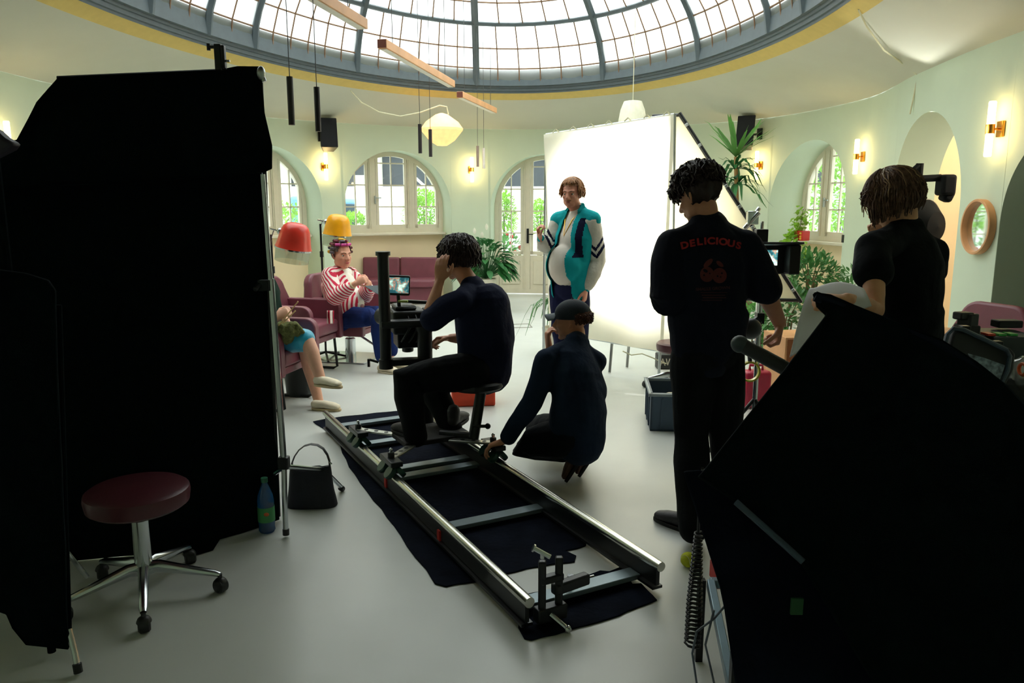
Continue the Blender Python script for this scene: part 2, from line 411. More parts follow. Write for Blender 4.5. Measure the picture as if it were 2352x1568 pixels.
# windows and doors in the niches
wglass = glassy('window_pane', (230, 240, 240), .97, (244, 250, 250), .06, .02)
cnt = {'window': 1, 'door': 0}
def fit_window(c, z0, door=False):
    T, nn, w2 = c['T'], c['n'], c['w'] / 2; dd = c['d'] - .06
    def P(x, z, n_=0): q = c['p'] + T * x + nn * (dd + n_); return Vector((q.x, q.y, z))
    T3 = Vector((T.x, T.y, 0)); N3 = Vector((nn.x, nn.y, 0))
    cnt['door' if door else 'window'] += 1
    root = thing(('door_%d' % cnt['door']) if door else ('window_%d' % cnt['window']), P(0, z0), None, None); root['kind'] = 'structure'
    fr = MB()
    outer = [(x, zhi(c, x)) for x, _, _ in c['cols']]
    fw = .075
    def inn(x, z):                                       # shrink towards the inside of the arch
        cz = c['top'] - w2; d = Vector((x, max(0, z - cz))); 
        if z <= cz: return (x - math.copysign(fw, x) if abs(x) > fw else x, z)
        d2 = d * ((d.length - fw) / d.length); return d2.x, cz + d2.y
    o2 = [(-w2, z0)] + outer + [(w2, z0)]; i2 = [(-w2 + fw, z0 + fw)] + [inn(*q) for q in outer] + [(w2 - fw, z0 + fw)]
    k = len(o2)
    for j in range(k):
        a, b_ = o2[j], o2[(j + 1) % k]; a2, b2_ = i2[j], i2[(j + 1) % k]
        vs = [P(*a, -.03), P(*b_, -.03), P(*b2_, -.03), P(*a2, -.03), P(*a, .05), P(*b_, .05), P(*b2_, .05), P(*a2, .05)]
        fr.add(vs, [(0, 1, 2, 3), (7, 6, 5, 4), (3, 2, 6, 7), (0, 4, 5, 1)])
    posts = (-w2 * .37, w2 * .37)
    for x in posts: fr.beam(P(x, z0 + fw), P(x, zhi(c, x) - .04), .12, .07, N3)
    for x in posts: fr.beam(P(x - .035, z0 + fw, -.045), P(x - .035, zhi(c, x) - .06, -.045), .012, .02, N3)
    f = fr.build('frame', M['wood_w'], root, smooth=20, weld=True)
    mu = MB(); pz0 = z0 + fw
    def vbar(x, za, zb, wd=.018): mu.beam(P(x, za), P(x, zb), wd, .03, N3)
    def clipx(x): return x
    edges = [-w2 + fw, posts[0] - .06, posts[0] + .06, posts[1] - .06, posts[1] + .06, w2 - fw]
    base = pz0
    if door:
        base = pz0 + .62; bp = MB()
        for ea, eb in ((edges[0], edges[1]), (edges[2], edges[3]), (edges[4], edges[5])):
            bp.box((P((ea + eb) / 2, pz0 + .3, 0)), (eb - ea, .04, .62), Matrix((T3, N3, Vector((0, 0, 1)))).transposed())
            bp.box((P((ea + eb) / 2, pz0 + .3, -.03)), (eb - ea - .12, .02, .42), Matrix((T3, N3, Vector((0, 0, 1)))).transposed())
        bp.build('panel', M['wood_w'], root, bevel=.008)
    for ea, eb in ((edges[0], edges[1]), (edges[2], edges[3]), (edges[4], edges[5])):
        # leaf stiles around each light
        for x in (ea + .03, eb - .03):
            zt = zhi(c, x) - .05
            mu.beam(P(x, base), P(x, zt), .045, .05, N3)
        mu.beam(P(ea, base + .03), P(eb, base + .03), .06, .05, N3)
        xm = (ea + eb) / 2; vbar(xm, base, zhi(c, xm) - .05)
        zt = c['top'] - fw; n_ = 4 if door else 3; step = (c['top'] - base) / (n_ + .6)
        for j in range(1, n_ + 1):
            z = base + step * j * 1.02
            # horizontal bar clipped to the arch
            def lim(x): return zhi(c, x) - .05 > z
            xa, xb = ea, eb
            while xa < eb and not lim(xa): xa += .01
            while xb > ea and not lim(xb): xb -= .01
            if xb - xa > .05: mu.beam(P(xa, z), P(xb, z), .02, .03, N3)
    mu.build('glazing_bar', M['wood_w'], root, smooth=20)
    g = MB(); q = [P(x, z, .012) for x, z in ([(-w2 + .02, base)] + [(x * .985, z - .02) for x, z in outer] + [(w2 - .02, base)])]
    g.add(q, [tuple(range(len(q)))]); g.build('pane', wglass, root, smooth=0)
    h = MB(); hx = posts[0] + .04 if not door else posts[0] + .02
    hz = z0 + .55 if not door else 1.05
    h.box(P(hx, hz, -.06), (.022, .03, .13), Matrix((T3, N3, Vector((0, 0, 1)))).transposed())
    if door: h.box(P(hx, hz, -.05), (.04, .012, .26), Matrix((T3, N3, Vector((0, 0, 1)))).transposed())
    h.beam(P(hx, hz + .03, -.075), P(hx + .1, hz + .03, -.075), .018, .018)
    h.build('handle', M['alu'] if not door else M['blackm'], root, bevel=.003)
    if not door:
        s = MB(); s.box(P(0, z0 - .02, -.07), (c['w'] - .01, .2, .04), Matrix((T3, N3, Vector((0, 0, 1)))).transposed()); s.build('sill', M['wood_w'], root, bevel=.008)
        b_ = MB(); b_.box(P(0, (z0 - .04) / 2, .03), (c['w'], .06, z0 - .04), Matrix((T3, N3, Vector((0, 0, 1)))).transposed())
        b_.build('panel', M['cream'], root, smooth=0)
        # outside reveal behind the window is open to the courtyard
    return root
fit_window(n_left, 1.13); fit_window(n_back, 1.13); fit_window(n_right, 1.08); fit_window(n_door, .02, True)
# ------------------------------------------------------------------ rooms seen through the open arches
def side_room(c, name, wallmat, depth=3.2, half=2.2, h=2.9):
    T, nn = c['T'], c['n']
    def P(x, y, z): q = c['p'] + T * x + nn * (c['d'] + y); return (q.x, q.y, z)
    mb = MB(); w2 = c['w'] / 2
    mb.add([P(-half, depth, 0), P(half, depth, 0), P(half, depth, h), P(-half, depth, h)], [(0, 1, 2, 3)])
    for s in (-half, half): mb.add([P(s, 0, 0), P(s, depth, 0), P(s, depth, h), P(s, 0, h)], [(0, 1, 2, 3)])
    mb.add([P(-half, 0, 0), P(-w2, 0, 0), P(-w2, 0, h), P(-half, 0, h)], [(0, 1, 2, 3)])
    mb.add([P(w2, 0, 0), P(half, 0, 0), P(half, 0, h), P(w2, 0, h)], [(0, 1, 2, 3)])
    arch = [(x, zhi(c, x)) for x, _, _ in c['cols']]
    for (xa, za), (xb, zb) in zip(arch, arch[1:]): mb.add([P(xa, 0, za), P(xb, 0, zb), P(xb, 0, h), P(xa, 0, h)], [(0, 1, 2, 3)])
    struct(mb.build(name, wallmat, smooth=0, weld=True))
    cm = MB(); cm.add([P(-half, 0, h), P(half, 0, h), P(half, depth, h), P(-half, depth, h)], [(0, 1, 2, 3)]); struct(cm.build('ceiling', M['ceil'], smooth=0))
side_room(n_pass, 'wall_passage', M['cream'], 2.6, 1.3)
side_room(n_dark, 'wall_side', mat('dark_beyond_arch', (62, 76, 76), .8), 1.6, 1.5)  # dark wall colour stands in for the darkness beyond this arch
# ------------------------------------------------------------------ courtyard
gm = mat('courtyard_paving', (190, 188, 178), .9)
mb = MB(); mb.box((0, 24, -.12), (40, 21, .1)); mb.box((14, 8, -.12), (16, 12, .1)); mb.box((-14, 8, -.12), (16, 12, .1)); struct(mb.build('ground', gm, smooth=0))
leafm = {}
def leafmat(name, c): return mat(name, c, .5, var=.35, scale=3, transl=.3)
LG = leafmat('leaf_bright', (150, 196, 70)); LD = leafmat('leaf_dark', (44, 104, 52)); LM = leafmat('leaf_mid', (92, 148, 70)); LF = leafmat('leaf_ficus', (70, 122, 66))
def leaf(mb, p, d, L_, W_, bend=.15, n=2):
    d = Vector(d).normalized(); s = d.cross(Vector((0, 0, 1))); s = s.normalized() if s.length > 1e-3 else d.orthogonal(); nn = s.cross(d)
    pts = []; k = n + 2
    vs = []; 
    for i in range(k + 1):
        t = i / k; wd = W_ * math.sin(PI * min(1, t * .92 + .06)) ** .8 / 2; c = p + d * (L_ * t) - Vector((0, 0, 1)) * (bend * L_ * t * t)
        vs += [c - s * wd, c + nn * wd * -.35, c + s * wd]
    fs = []
    for i in range(k):
        a = i * 3; fs += [(a, a + 3, a + 4, a + 1), (a + 1, a + 4, a + 5, a + 2)]
    mb.add(vs, fs)
def rdir(zmin=-1, zmax=1):
    z = random.uniform(zmin, zmax); a = random.uniform(0, 2 * PI); r = math.sqrt(max(0, 1 - z * z)); return Vector((r * math.cos(a), r * math.sin(a), z))
def shrub(c, r, n, L_, W_, m, label, cat='shrub', group=None, name='garden_shrub', stem=True, zmin=-.5):
    c = Vector(c); zg = -.07 if c.y > 13.5 else 0; o = thing(name, (c.x, c.y, zg), label, cat, group)
    mb = MB()
    for i in range(n):
        d = rdir(zmin, 1); q = random.uniform(.35, 1) ** .6; p = c + Vector((d.x * r[0], d.y * r[1], d.z * r[2])) * q
        leaf(mb, p, d + rdir() * .7 + Vector((0, 0, .2)), L_ * random.uniform(.7, 1.3), W_ * random.uniform(.7, 1.2), .2, 1)
    mb.build('foliage', m, o, smooth=0)
    if stem:
        sb = MB()
        for i in range(7):
            d = rdir(0, 1); sb.tube([(c.x + d.x * .05, c.y + d.y * .05, zg if zg < 0 else c.z - r[2] * 1.1), c + Vector((d.x * r[0] * .3, d.y * r[1] * .3, 0)), c + Vector((d.x * r[0], d.y * r[1], d.z * r[2])) * .75], [.012, .009, .004], 5)
        sb.build('stem', mat('plant_stem', (96, 84, 52), .8), o)
    return o
def U(px, py, Y): return A(px, py, Y)
shrub(U(975, 500, 15.2), (.42, .4, .55), 1800, .07, .04, LG, 'round bright green bush outside the right panes of the back window', 'bush')
shrub(U(812, 520, 15.2), (.3, .3, .28), 900, .07, .04, LG, 'low bright green bush outside the left panes of the back window', 'bush')
shrub(U(1155, 500, 15.6), (.28, .3, .55), 1200, .07, .04, LG, 'tall bright green bush outside the left pane of the garden door', 'bush')
shrub(U(1240, 510, 17.2), (.3, .3, .5), 1000, .07, .04, LG, 'bright green bush outside the middle pane of the garden door', 'bush')
shrub(U(1925, 470, 15.5), (1.5, 1.2, 1.6), 5000, .11, .06, LG, 'large pale green tree outside the right-hand window', 'tree')
shrub(U(640, 520, 16), (.8, .6, .5), 1500, .08, .045, LG, 'green bush outside the left window beside the red hair dryer', 'bush')
fl = shrub(U(1158, 590, 14.6), (.35, .25, .45), 260, .12, .07, LM, 'flowering plant with red and white blooms outside the garden door', 'plant')
for i in range(16):
    fb = MB(); d = rdir(-.3, 1); q = U(1158, 590, 14.6); fb.ball(q + Vector((d.x * .33, d.y * .26, d.z * .45)), random.uniform(.03, .05), n=7, m=4)
    fb.build('flower', mat('red_flower', (206, 48, 40), .6, var=.3), fl)
# building across the courtyard: stair flight, dark storey, pale upper band
bld = thing('courtyard_building', (-1, 21.5, -.07), 'pale building with a dark recessed storey across the courtyard', 'building')
pale = mat('pale_render', (232, 228, 212), .85); dk = mat('dark_recess', (70, 74, 78), .8); bluem = mat('blue_boarding', (110, 160, 186), .7)
mb = MB(); mb.box((-2, 22, 1.0), (22, .4, 2.2)); mb.box((-2, 22, 4.5), (22, .4, 1.5)); mb.build('wall', pale, bld, smooth=0)
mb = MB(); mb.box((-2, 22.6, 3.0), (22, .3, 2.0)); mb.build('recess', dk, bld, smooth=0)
for k in range(8):
    mb = MB(); mb.box((-9 + k * 2.6, 22.1, 3.0), (.25, .4, 1.8)); mb.build('pillar', pale, bld, smooth=0)
st = thing('outdoor_stair', U(900, 540, 17), 'white sloping stair flank outside the back window', 'staircase')
a, b = U(850, 440, 17.2), U(955, 545, 17.2)
mb = MB(); mb.poly3([a + Vector((0, 0, .35)), b + Vector((.2, 0, 0)), (b.x, b.y, -.07), (a.x - .3, a.y, -.07), a + Vector((-.3, 0, .35))], .25); mb.build('flank', mat('white_render', (240, 238, 228), .8), st, smooth=0)
mb = MB(); 
for s0 in (0, .5): mb.tube([U(945, 400, 17 + s0), U(1000, 450, 17 + s0), U(1012, 520, 17 + s0)], .03)
mb.build('handrail', mat('white_render', (0, 0, 0)), st)
car = thing('parked_van', (U(830, 500, 19)), 'blue and white vehicle parked behind the left panes of the back window', 'van')
mb = MB(); p = U(800, 500, 19); mb.prism([(-1.2, .1), (1.3, .1), (1.3, .9), (.7, 1.7), (-1.2, 1.8)], (p.x, 19, 0), (1, 0, 0), (0, 0, 1), 1.6); mb.build('body', bluem, car, bevel=.08)
mb = MB(); mb.prism([(-.9, 1.0), (.95, 1.0), (.55, 1.6), (-.9, 1.65)], (p.x, 18.18, 0), (1, 0, 0), (0, 0, 1), .04); mb.build('windscreen', mat('dark_glass', (60, 72, 80), .1), car)
for x in (-.8, .9):
    mb = MB(); mb.lathe([(.001, -.1), (.32, -.1), (.32, .1), (.001, .1)], (p.x + x, 18.3, .26), Matrix.Rotation(PI / 2, 3, 'X')); mb.build('wheel', M['blackp'], car)

# ------------------------------------------------------------------ wall lamps
warm = mat('lit_opal_glass', (255, 240, 196), .4, emis=7, ecol=(255, 216, 150)); SCN = []
def sconce(px, py, label, name='wall_lamp'):
    p, nn, T = wallpt(px, py); nin = -nn
    # the tubes stand proud of the wall: place the bracket so that the lamp is where the photo has it
    o = thing(name, p, label, 'wall lamp', 'twin tube wall lamps')
    R = Matrix((T, nin, Vector((0, 0, 1)))).transposed()
    mb = MB(); mb.box(p + nin * .012, (.085, .022, .12), R); mb.build('back_plate', M['brass'], o, bevel=.004)
    mb = MB(); mb.tube([p + nin * .02, p + nin * .085], .009); mb.lathe([(.001, -.035), (.032, -.035), (.032, .035), (.001, .035)], p + nin * .09); mb.build('bracket', M['brass'], o)
    for s in (1, -1):
        mb = MB(); mb.lathe([(.001, .03 * s), (.027, .03 * s), (.027, .2 * s), (.022, .207 * s), (.001, .207 * s)], p + nin * .09, n=16); mb.build('glass_tube', warm, o)
    light('lamp_light', 'POINT', p + nin * .16, None, 1.6, (1, .7, .3), .05, parent=o)
    return o
sconce(2283, 297, 'twin tube brass wall lamp nearest the camera, above the round mirror')
sconce(1975, 360, 'twin tube brass wall lamp between the right-hand window and the passage arch')
sconce(1742, 380, 'twin tube brass wall lamp behind the tall spiky plant')
sconce(1082, 390, 'twin tube brass wall lamp between the back window and the garden door')
sconce(747, 383, 'twin tube brass wall lamp below the left loudspeaker')
sconce(14, 330, 'twin tube brass wall lamp at the left edge, half hidden by the black flag')
# ------------------------------------------------------------------ loudspeakers
def speaker(px, py, yaw, label):
    p, nn, T = wallpt(px, py); nin = -nn; c = p + nin * .3; o = thing('loudspeaker', c - Vector((0, 0, .22)), label, 'loudspeaker')
    R = rotz(yaw) @ Matrix.Rotation(math.radians(-14), 3, 'X')
    mb = MB(); mb.prism([(-.13, -.12), (.13, -.12), (.08, .12), (-.08, .12)], c, R @ Vector((1, 0, 0)), R @ Vector((0, 1, 0)), .45); mb.build('cabinet', M['blackp'], o, bevel=.012)
    mb = MB(); mb.box(c - R @ Vector((0, .125, 0)), (.24, .012, .43), R); mb.build('grille', mat('speaker_grille', (14, 18, 30), .7, bump=.4, bscale=600), o, bevel=.004)
    mb = MB(); mb.beam(p + nin * .02, c + R @ Vector((0, .1, 0)), .03, .03); mb.box(p + nin * .02, (.08, .03, .16), Matrix((T, nin, Vector((0, 0, 1)))).transposed()); mb.build('bracket', M['blackm'], o)
    return o
speaker(742, 313, math.radians(18), 'dark loudspeaker mounted above the lamp left of the back window')
speaker(1738, 308, math.radians(-28), 'dark loudspeaker on the right wall behind the tall spiky plant')
# ------------------------------------------------------------------ hanging lights
def domez(x, y):
    d = Vector((x, y)) - RC; s = math.hypot(d.dot(EX) / (RA - .23), d.dot(EY) / (RB - .23)); return DZ + DH * math.sqrt(max(0, 1 - s * s)) - .03
led = mat('led_diffuser', (236, 232, 222), .6)
wire = mat('thin_wire', (60, 62, 62), .5)
def beamlamp(a, b, label):
    a, b = Vector(a), Vector(b); o = thing('beam_lamp', (a + b) / 2, label, 'hanging lamp', 'wooden beam lamps under the rooflight')
    mb = MB(); mb.beam(a, b, .085, .075); mb.build('beam', M['oak'], o, bevel=.004)
    d = (b - a).normalized(); mb = MB(); mb.beam(a + d * .03 - Vector((0, 0, .038)), b - d * .03 - Vector((0, 0, .038)), .06, .008); mb.build('diffuser', led, o)
    mb = MB(); mb.box(a - d * .002, (.078, .006, .068), frame(d)); mb.build('end_cap', mat('end_grain', (110, 52, 34), .6), o)
    for t in (.12, .88): p = a.lerp(b, t); mb = MB(); mb.tube([p, (p.x, p.y, domez(p.x, p.y))], .0035, 5); mb.build('wire', wire, o)
bz = 2.97
B = [Z(877, 100, bz), Z(1037, 193, bz), Z(1056, 217, bz), Z(1135, 254, bz), Z(833, 56, bz)]
beamlamp(B[0], B[1], 'middle wooden beam lamp hanging under the rooflight')
beamlamp(B[2], B[3], 'farthest and shortest-looking wooden beam lamp under the rooflight')
dd = (B[1] - B[0]).normalized(); beamlamp(B[4] - dd * 2.4, B[4], 'nearest wooden beam lamp, running out of the top of the picture')
def pendant(px, y0, y1, Y, label, m=None):
    a, b = A(px, y0, Y), A(px, y1, Y); b = Vector((a.x, a.y, b.z)); o = thing('tube_pendant', b, label, 'pendant lamp', 'slim tube pendants')
    mb = MB(); mb.lathe([(.001, b.z), (.02, b.z), (.02, a.z), (.001, a.z)], (a.x, a.y, 0), n=14); mb.build('tube', m or mat('anthracite_tube', (58, 54, 56), .4, .3), o)
    mb = MB(); mb.tube([a, (a.x, a.y, domez(a.x, a.y))], .003, 5); mb.build('wire', wire, o)
pendant(665, 176, 287, 4.95, 'nearest dark tube pendant, left of its pair beside the black flag')
pendant(727, 200, 302, 5.35, 'dark tube pendant right of the nearest one, above the left loudspeaker')
pendant(964, 285, 352, 8.3, 'dark tube pendant just left of the lit paper lantern')
pendant(988, 297, 360, 8.9, 'dark tube pendant in front of the lit paper lantern')
wt = mat('pale_tube', (226, 216, 206), .4)
pendant(1097, 335, 383, 11.4, 'pale slim tube pendant, left of the far pair near the back wall lamp', mat('brown_tube', (150, 130, 118), .4))
pendant(1111, 340, 387, 11.7, 'pale slim tube pendant, right of the far pair near the back wall lamp', wt)
def lantern(px, py, Y, w_, h_, label, prof, m):
    c = A(px, py, Y); o = thing('paper_lantern', c - Vector((0, 0, h_ / 2)), label, 'lantern'); n = 32
    mb = MB(); vs = []
    for r, z in prof:
        for j in range(n): t = 2 * PI * j / n; q = w_ / 2 * r * (1 - .035 * (j % 2)); vs.append((c.x + q * math.cos(t), c.y + q * math.sin(t), c.z + z * h_ / 2))
    k = len(prof); mb.add(vs, [(i * n + j, i * n + (j + 1) % n, (i + 1) * n + (j + 1) % n, (i + 1) * n + j) for i in range(k - 1) for j in range(n)])
    mb.build('shade', m, o, smooth=20)
    return o, c
pl = mat('lit_paper', (250, 220, 184), .8, transl=.3, emis=.22, ecol=(255, 190, 120))
o, c = lantern(1015, 297, 11.6, .62, .46, 'lit faceted paper lantern hanging before the back wall', [(.08, 1), (.3, .9), (.78, .45), (1, .05), (.98, -.08), (.6, -.7), (.25, -1)], pl)
light('lamp_light', 'POINT', c, None, 1.2, (1, .75, .4), .08, parent=o)
cordm = mat('cream_cord', (214, 210, 180), .6)
mb = MB(); mb.tube([A(x, y, Y) for x, y, Y in ((805, 208, 11.2), (830, 235, 11.3), (870, 257, 11.4), (920, 267, 11.5), (965, 258, 11.5), (1010, 242, 11.6), (1026, 245, 11.6), (1030, 262, 11.6), (1020, 268, 11.6))], .009, 6)
mb.build('cord', cordm, o)
o, c = lantern(1453, 262, 10.5, .38, .34, 'white bell-shaped pendant shade above the white cloth screen', [(.35, 1), (.62, .95), (.85, .3), (.98, -.5), (.95, -1)], mat('white_shade', (244, 242, 226), .7, transl=.4))
mb = MB(); mb.tube([c + Vector((0, 0, .16)), (c.x, c.y, domez(c.x, c.y))], .005, 6); mb.build('cord', cordm, o)
mb = MB(); mb.tube([A(x, y, Y) for x, y, Y in ((1972, 22, 6.9), (1990, 60, 7), (2030, 115, 7.3), (2080, 150, 7.8), (2108, 172, 7.9), (2100, 215, 7.9), (2090, 262, 7.9))], .008, 6)
tag(mb.build('ceiling_cable', cordm), 'pale cable looping from the rooflight rim down to the passage arch', 'cable')
# ------------------------------------------------------------------ mirror, floor hatch
p, nn, T = wallpt(2259, 521); R = Matrix((T, Vector((0, 0, 1)), -nn)).transposed()
if R.determinant() < 0: R = Matrix((-T, Vector((0, 0, 1)), -nn)).transposed()
o = thing('round_mirror', p - Vector((0, 0, .22)), 'round wall mirror in a wooden ring frame reflecting leaves', 'mirror')
mb = MB(); mb.lathe([(.198, .0), (.22, 0), (.222, .05), (.218, .055), (.202, .055), (.199, .05), (.198, 0)], p, R, 48, cap=False); mb.build('frame', M['oak'], o)
mb = MB(); mb.lathe([(.001, .004), (.2, .004), (.2, .012), (.001, .012)], p, R, 48); mb.build('mirror_glass', mat('mirror', (235, 240, 238), .03, 1, var=0), o)
mb = MB(); q = [Z(x, y) for x, y in ((1172, 745), (1215, 744), (1222, 752), (1176, 753))]
for i in range(4): mb.beam(q[i] + Vector((0, 0, .003)), q[(i + 1) % 4] + Vector((0, 0, .003)), .014, .006)
tag(mb.build('floor_hatch', mat('hatch_metal', (150, 146, 136), .4, .6)), 'thin metal frame of a hatch let into the floor below the garden door', 'floor hatch')

for c_, h_, pw in ((n_pass, 2.6, 45),):  # unseen lamp added to brighten the passage
    q = c_['p'] + c_['n'] * (c_['d'] + 1.1) + c_['T'] * .2; q = Vector((q.x, q.y, h_)); o = thing('passage_fill_lamp', q, 'unseen round lamp added to brighten the passage beyond the arch', 'ceiling lamp')
    mb = MB(); mb.ball(q, .1); mb.build('globe', warm, o); mb = MB(); mb.tube([q + Vector((0, 0, .08)), q + Vector((0, 0, .3))], .02); mb.build('stem', M['brass'], o)
    light('lamp_light', 'POINT', q - Vector((0, 0, .2)), None, pw, (1, .9, .74), .1, parent=o)
# ------------------------------------------------------------------ white cloth screens, their stands and the lamp behind
cloth_w = mat('white_muslin', (240, 236, 218), .85, var=.01, transl=.55, spec=.1)
HT = 'white cloth screens'
def clothgrid(c00, c10, c11, c01, nu, nv, amp, fx, seed=0):      # corners bottom-left, bottom-right, top-right, top-left
    c00, c10, c11, c01 = map(Vector, (c00, c10, c11, c01)); nn = (c10 - c00).cross(c01 - c00).normalized()
    def f(u, v):
        p = c00.lerp(c10, u).lerp(c01.lerp(c11, u), v)
        a = amp * (noise.noise(Vector((u * fx + seed, v * 1.2, seed))) + .6 * (1 - v) * noise.noise(Vector((u * fx * 2.2, v * 2, seed + 4))))
        return p + nn * a
    return f
o = thing('cloth_screen', (Z(1400, 857).x, 7.15, 0), 'large glowing white cloth screen on a frame behind the man in the turquoise jacket', 'screen')
c = [A(1262, 762, 7.5), A(1540, 812, 6.85), A(1547, 262, 6.75), A(1250, 309, 7.45)]
mb = MB(); mb.grid(clothgrid(*c, 40, 60, .035, 3), 40, 60); mb.build('cloth', cloth_w, o, smooth=60)
mb = MB(); bk = Vector((.02, .06, 0))
mb.tube([p + bk for p in (c[3], c[2])], .016); mb.tube([c[3] + bk, c[0] + bk], .016); mb.tube([c[2] + bk, c[1] + bk], .016); mb.tube([c[0] + bk, c[1] + bk], .016); mb.build('pipe_frame', M['alu'], o)
for k in range(7):
    p = c[3].lerp(c[2], (k + .5) / 7) + Vector((0, 0, .005)); mb = MB(); mb.tube([p, p + Vector((.03, -.01, .03)), p + Vector((.06, .02, .01)), p + bk], .006, 6); mb.build('tie', cordm, o)
for px, py in ((1400, 857), (1440, 845)):
    f = Z(px, py, .0); mb = MB(); mb.tube([f + Vector((0, 0, .008)), f + Vector((.05, .15, .5))], .014); mb.build('leg', M['alu'], o)
mb = MB(); mb.tube([Vector((c[3].x + .02, c[3].y + .07, c[3].z - .05)), Vector((c[3].x + .02, c[3].y + .3, .01))], .014); mb.build('leg', M['alu'], o)
mb = MB(); mb.tube([Vector((c[2].x, c[2].y + .07, c[2].z)), Vector((c[2].x + .0, c[2].y + .25, .01))], .014); mb.build('leg', M['alu'], o)
o = thing('frame_screen', (A(1748, 870, 7.1).x, 7.3, 0), 'tilted white diffusion frame with a black edge pole behind the man with the lettered shirt', 'screen')
T_, R_, BL, TL = A(1563, 264, 7.35), A(1838, 690, 6.9), A(1560, 682, 7.25), A(1500, 266, 7.6)
mb = MB(); mb.poly3([T_, R_, BL, TL], .004); mb.build('cloth', cloth_w, o, smooth=0)
dv = (R_ - T_).normalized()
mb = MB(); mb.tube([T_ - dv * .02, R_ + dv * .02], .019); mb.tube([R_, BL], .016); mb.tube([T_, TL], .016); mb.build('pipe_frame', M['blackm'], o)
for k in range(9):
    p = T_.lerp(R_, (k + .5) / 9); mb = MB(); mb.box(p, (.05, .03, .03), frame(dv)); mb.build('clip', M['alu'], o, bevel=.004)
sp = A(1743, 690, 7.05)
mb = MB(); mb.tube([(sp.x, 7.08, .02), (sp.x, 7.08, 1.45)], .016); mb.build('stand_pole', M['chrome'], o)
for k in range(3):
    t = k * 2.1 + .4; mb = MB(); mb.tube([(sp.x, 7.08, .35), (sp.x + .32 * math.cos(t), 7.08 + .32 * math.sin(t), .012)], .011); mb.build('leg', M['blackm'], o)
mb = MB(); q = A(1728, 500, 7.0); mb.box(q, (.1, .06, .12)); mb.tube([q, q + Vector((.06, 0, .09))], .02); mb.tube([q + Vector((-.07, 0, -.1)), q + Vector((.05, -.02, .05))], .025); mb.build('clamp', M['chrome'], o, bevel=.005)
# film lamp behind the cloth
LP = Vector((1.55, 10.4, 1.9)); o = thing('film_lamp', (LP.x, LP.y, 0), 'film lamp on a stand shining through the white cloth from behind', 'lamp')
mb = MB(); R = frame(Vector((1.0, 7.1, 1.3)) - LP); mb.lathe([(.001, -.3), (.16, -.3), (.18, -.1), (.2, .02), (.19, .02), (.17, -.08), (.001, -.1)], LP, R @ Matrix.Rotation(-PI / 2, 3, 'X'), 28, cap=False); mb.build('housing', M['blackm'], o)
mb = MB(); mb.lathe([(.001, -.03), (.17, -.03)], LP, R @ Matrix.Rotation(-PI / 2, 3, 'X'), 28, cap=False); mb.build('lens', mat('lit_lens', (255, 250, 240), .3, emis=6), o)
mb = MB(); mb.tube([(LP.x, LP.y, 0.02), (LP.x, LP.y, LP.z - .15)], .02); mb.build('stand_pole', M['blackm'], o)
for k in range(3): t = k * 2.1; mb = MB(); mb.tube([(LP.x, LP.y, .4), (LP.x + .4 * math.cos(t), LP.y + .4 * math.sin(t), .012)], .012); mb.build('leg', M['blackm'], o)
light('lamp_light', 'SPOT', LP + (Vector((1.1, 7.1, 1.35)) - LP).normalized() * .06, (1.15, 7.1, 1.5), 1000, (1, .99, .93), .12, 37, parent=o)
mb = MB(); mb.tube([A(x, y, 7.0) for x, y in ((1430, 806), (1450, 815), (1475, 812), (1500, 822), (1530, 835))], .006, 6); tag(mb.build('power_cable', cordm), 'pale cable running from the white cloth screen to the small black box', 'cable')

# ------------------------------------------------------------------ sofa in the back niche
p, T3, N3 = n_back['p'], Vector((n_back['T'].x, n_back['T'].y, 0)), Vector((n_back['n'].x, n_back['n'].y, 0))
def sofa():
    a = A(830, 650, 12.75); b = A(1003, 650, 12.75); a.z = b.z = 0; d = Vector((1, 0, 0)); f = Vector((0, 1, 0)); W_ = (b - a).length; o = thing('sofa', (a + b) / 2, 'burgundy leather two-seat bench sofa under the back window', 'sofa')
    R = Matrix((d, f, Vector((0, 0, 1)))).transposed()
    for k in range(2):
        c = a + d * W_ * (k * .5 + .25)
        mb = MB(); mb.box(c + Vector((0, .2, .52)), (W_ / 2 - .008, .14, .42), R @ Matrix.Rotation(-.12, 3, 'X')); mb.build('back_cushion', M['leather'], o, bevel=.03, seg=3)
        mb = MB(); mb.box(c + Vector((0, -.12, .34)), (W_ / 2 - .006, .58, .12)); mb.build('seat_cushion', M['leather'], o, bevel=.03, seg=3)
    mb = MB(); mb.box((a + b) / 2 + Vector((0, -.08, .16)), (W_, .5, .24)); mb.build('base', M['leather'], o, bevel=.015)
    for sx in (.06, W_ - .06):
        for sy in (-.28, .12): mb = MB(); mb.box(a + d * sx + Vector((0, sy, .02)), (.04, .04, .04)); mb.build('leg', M['blackm'], o)
sofa()
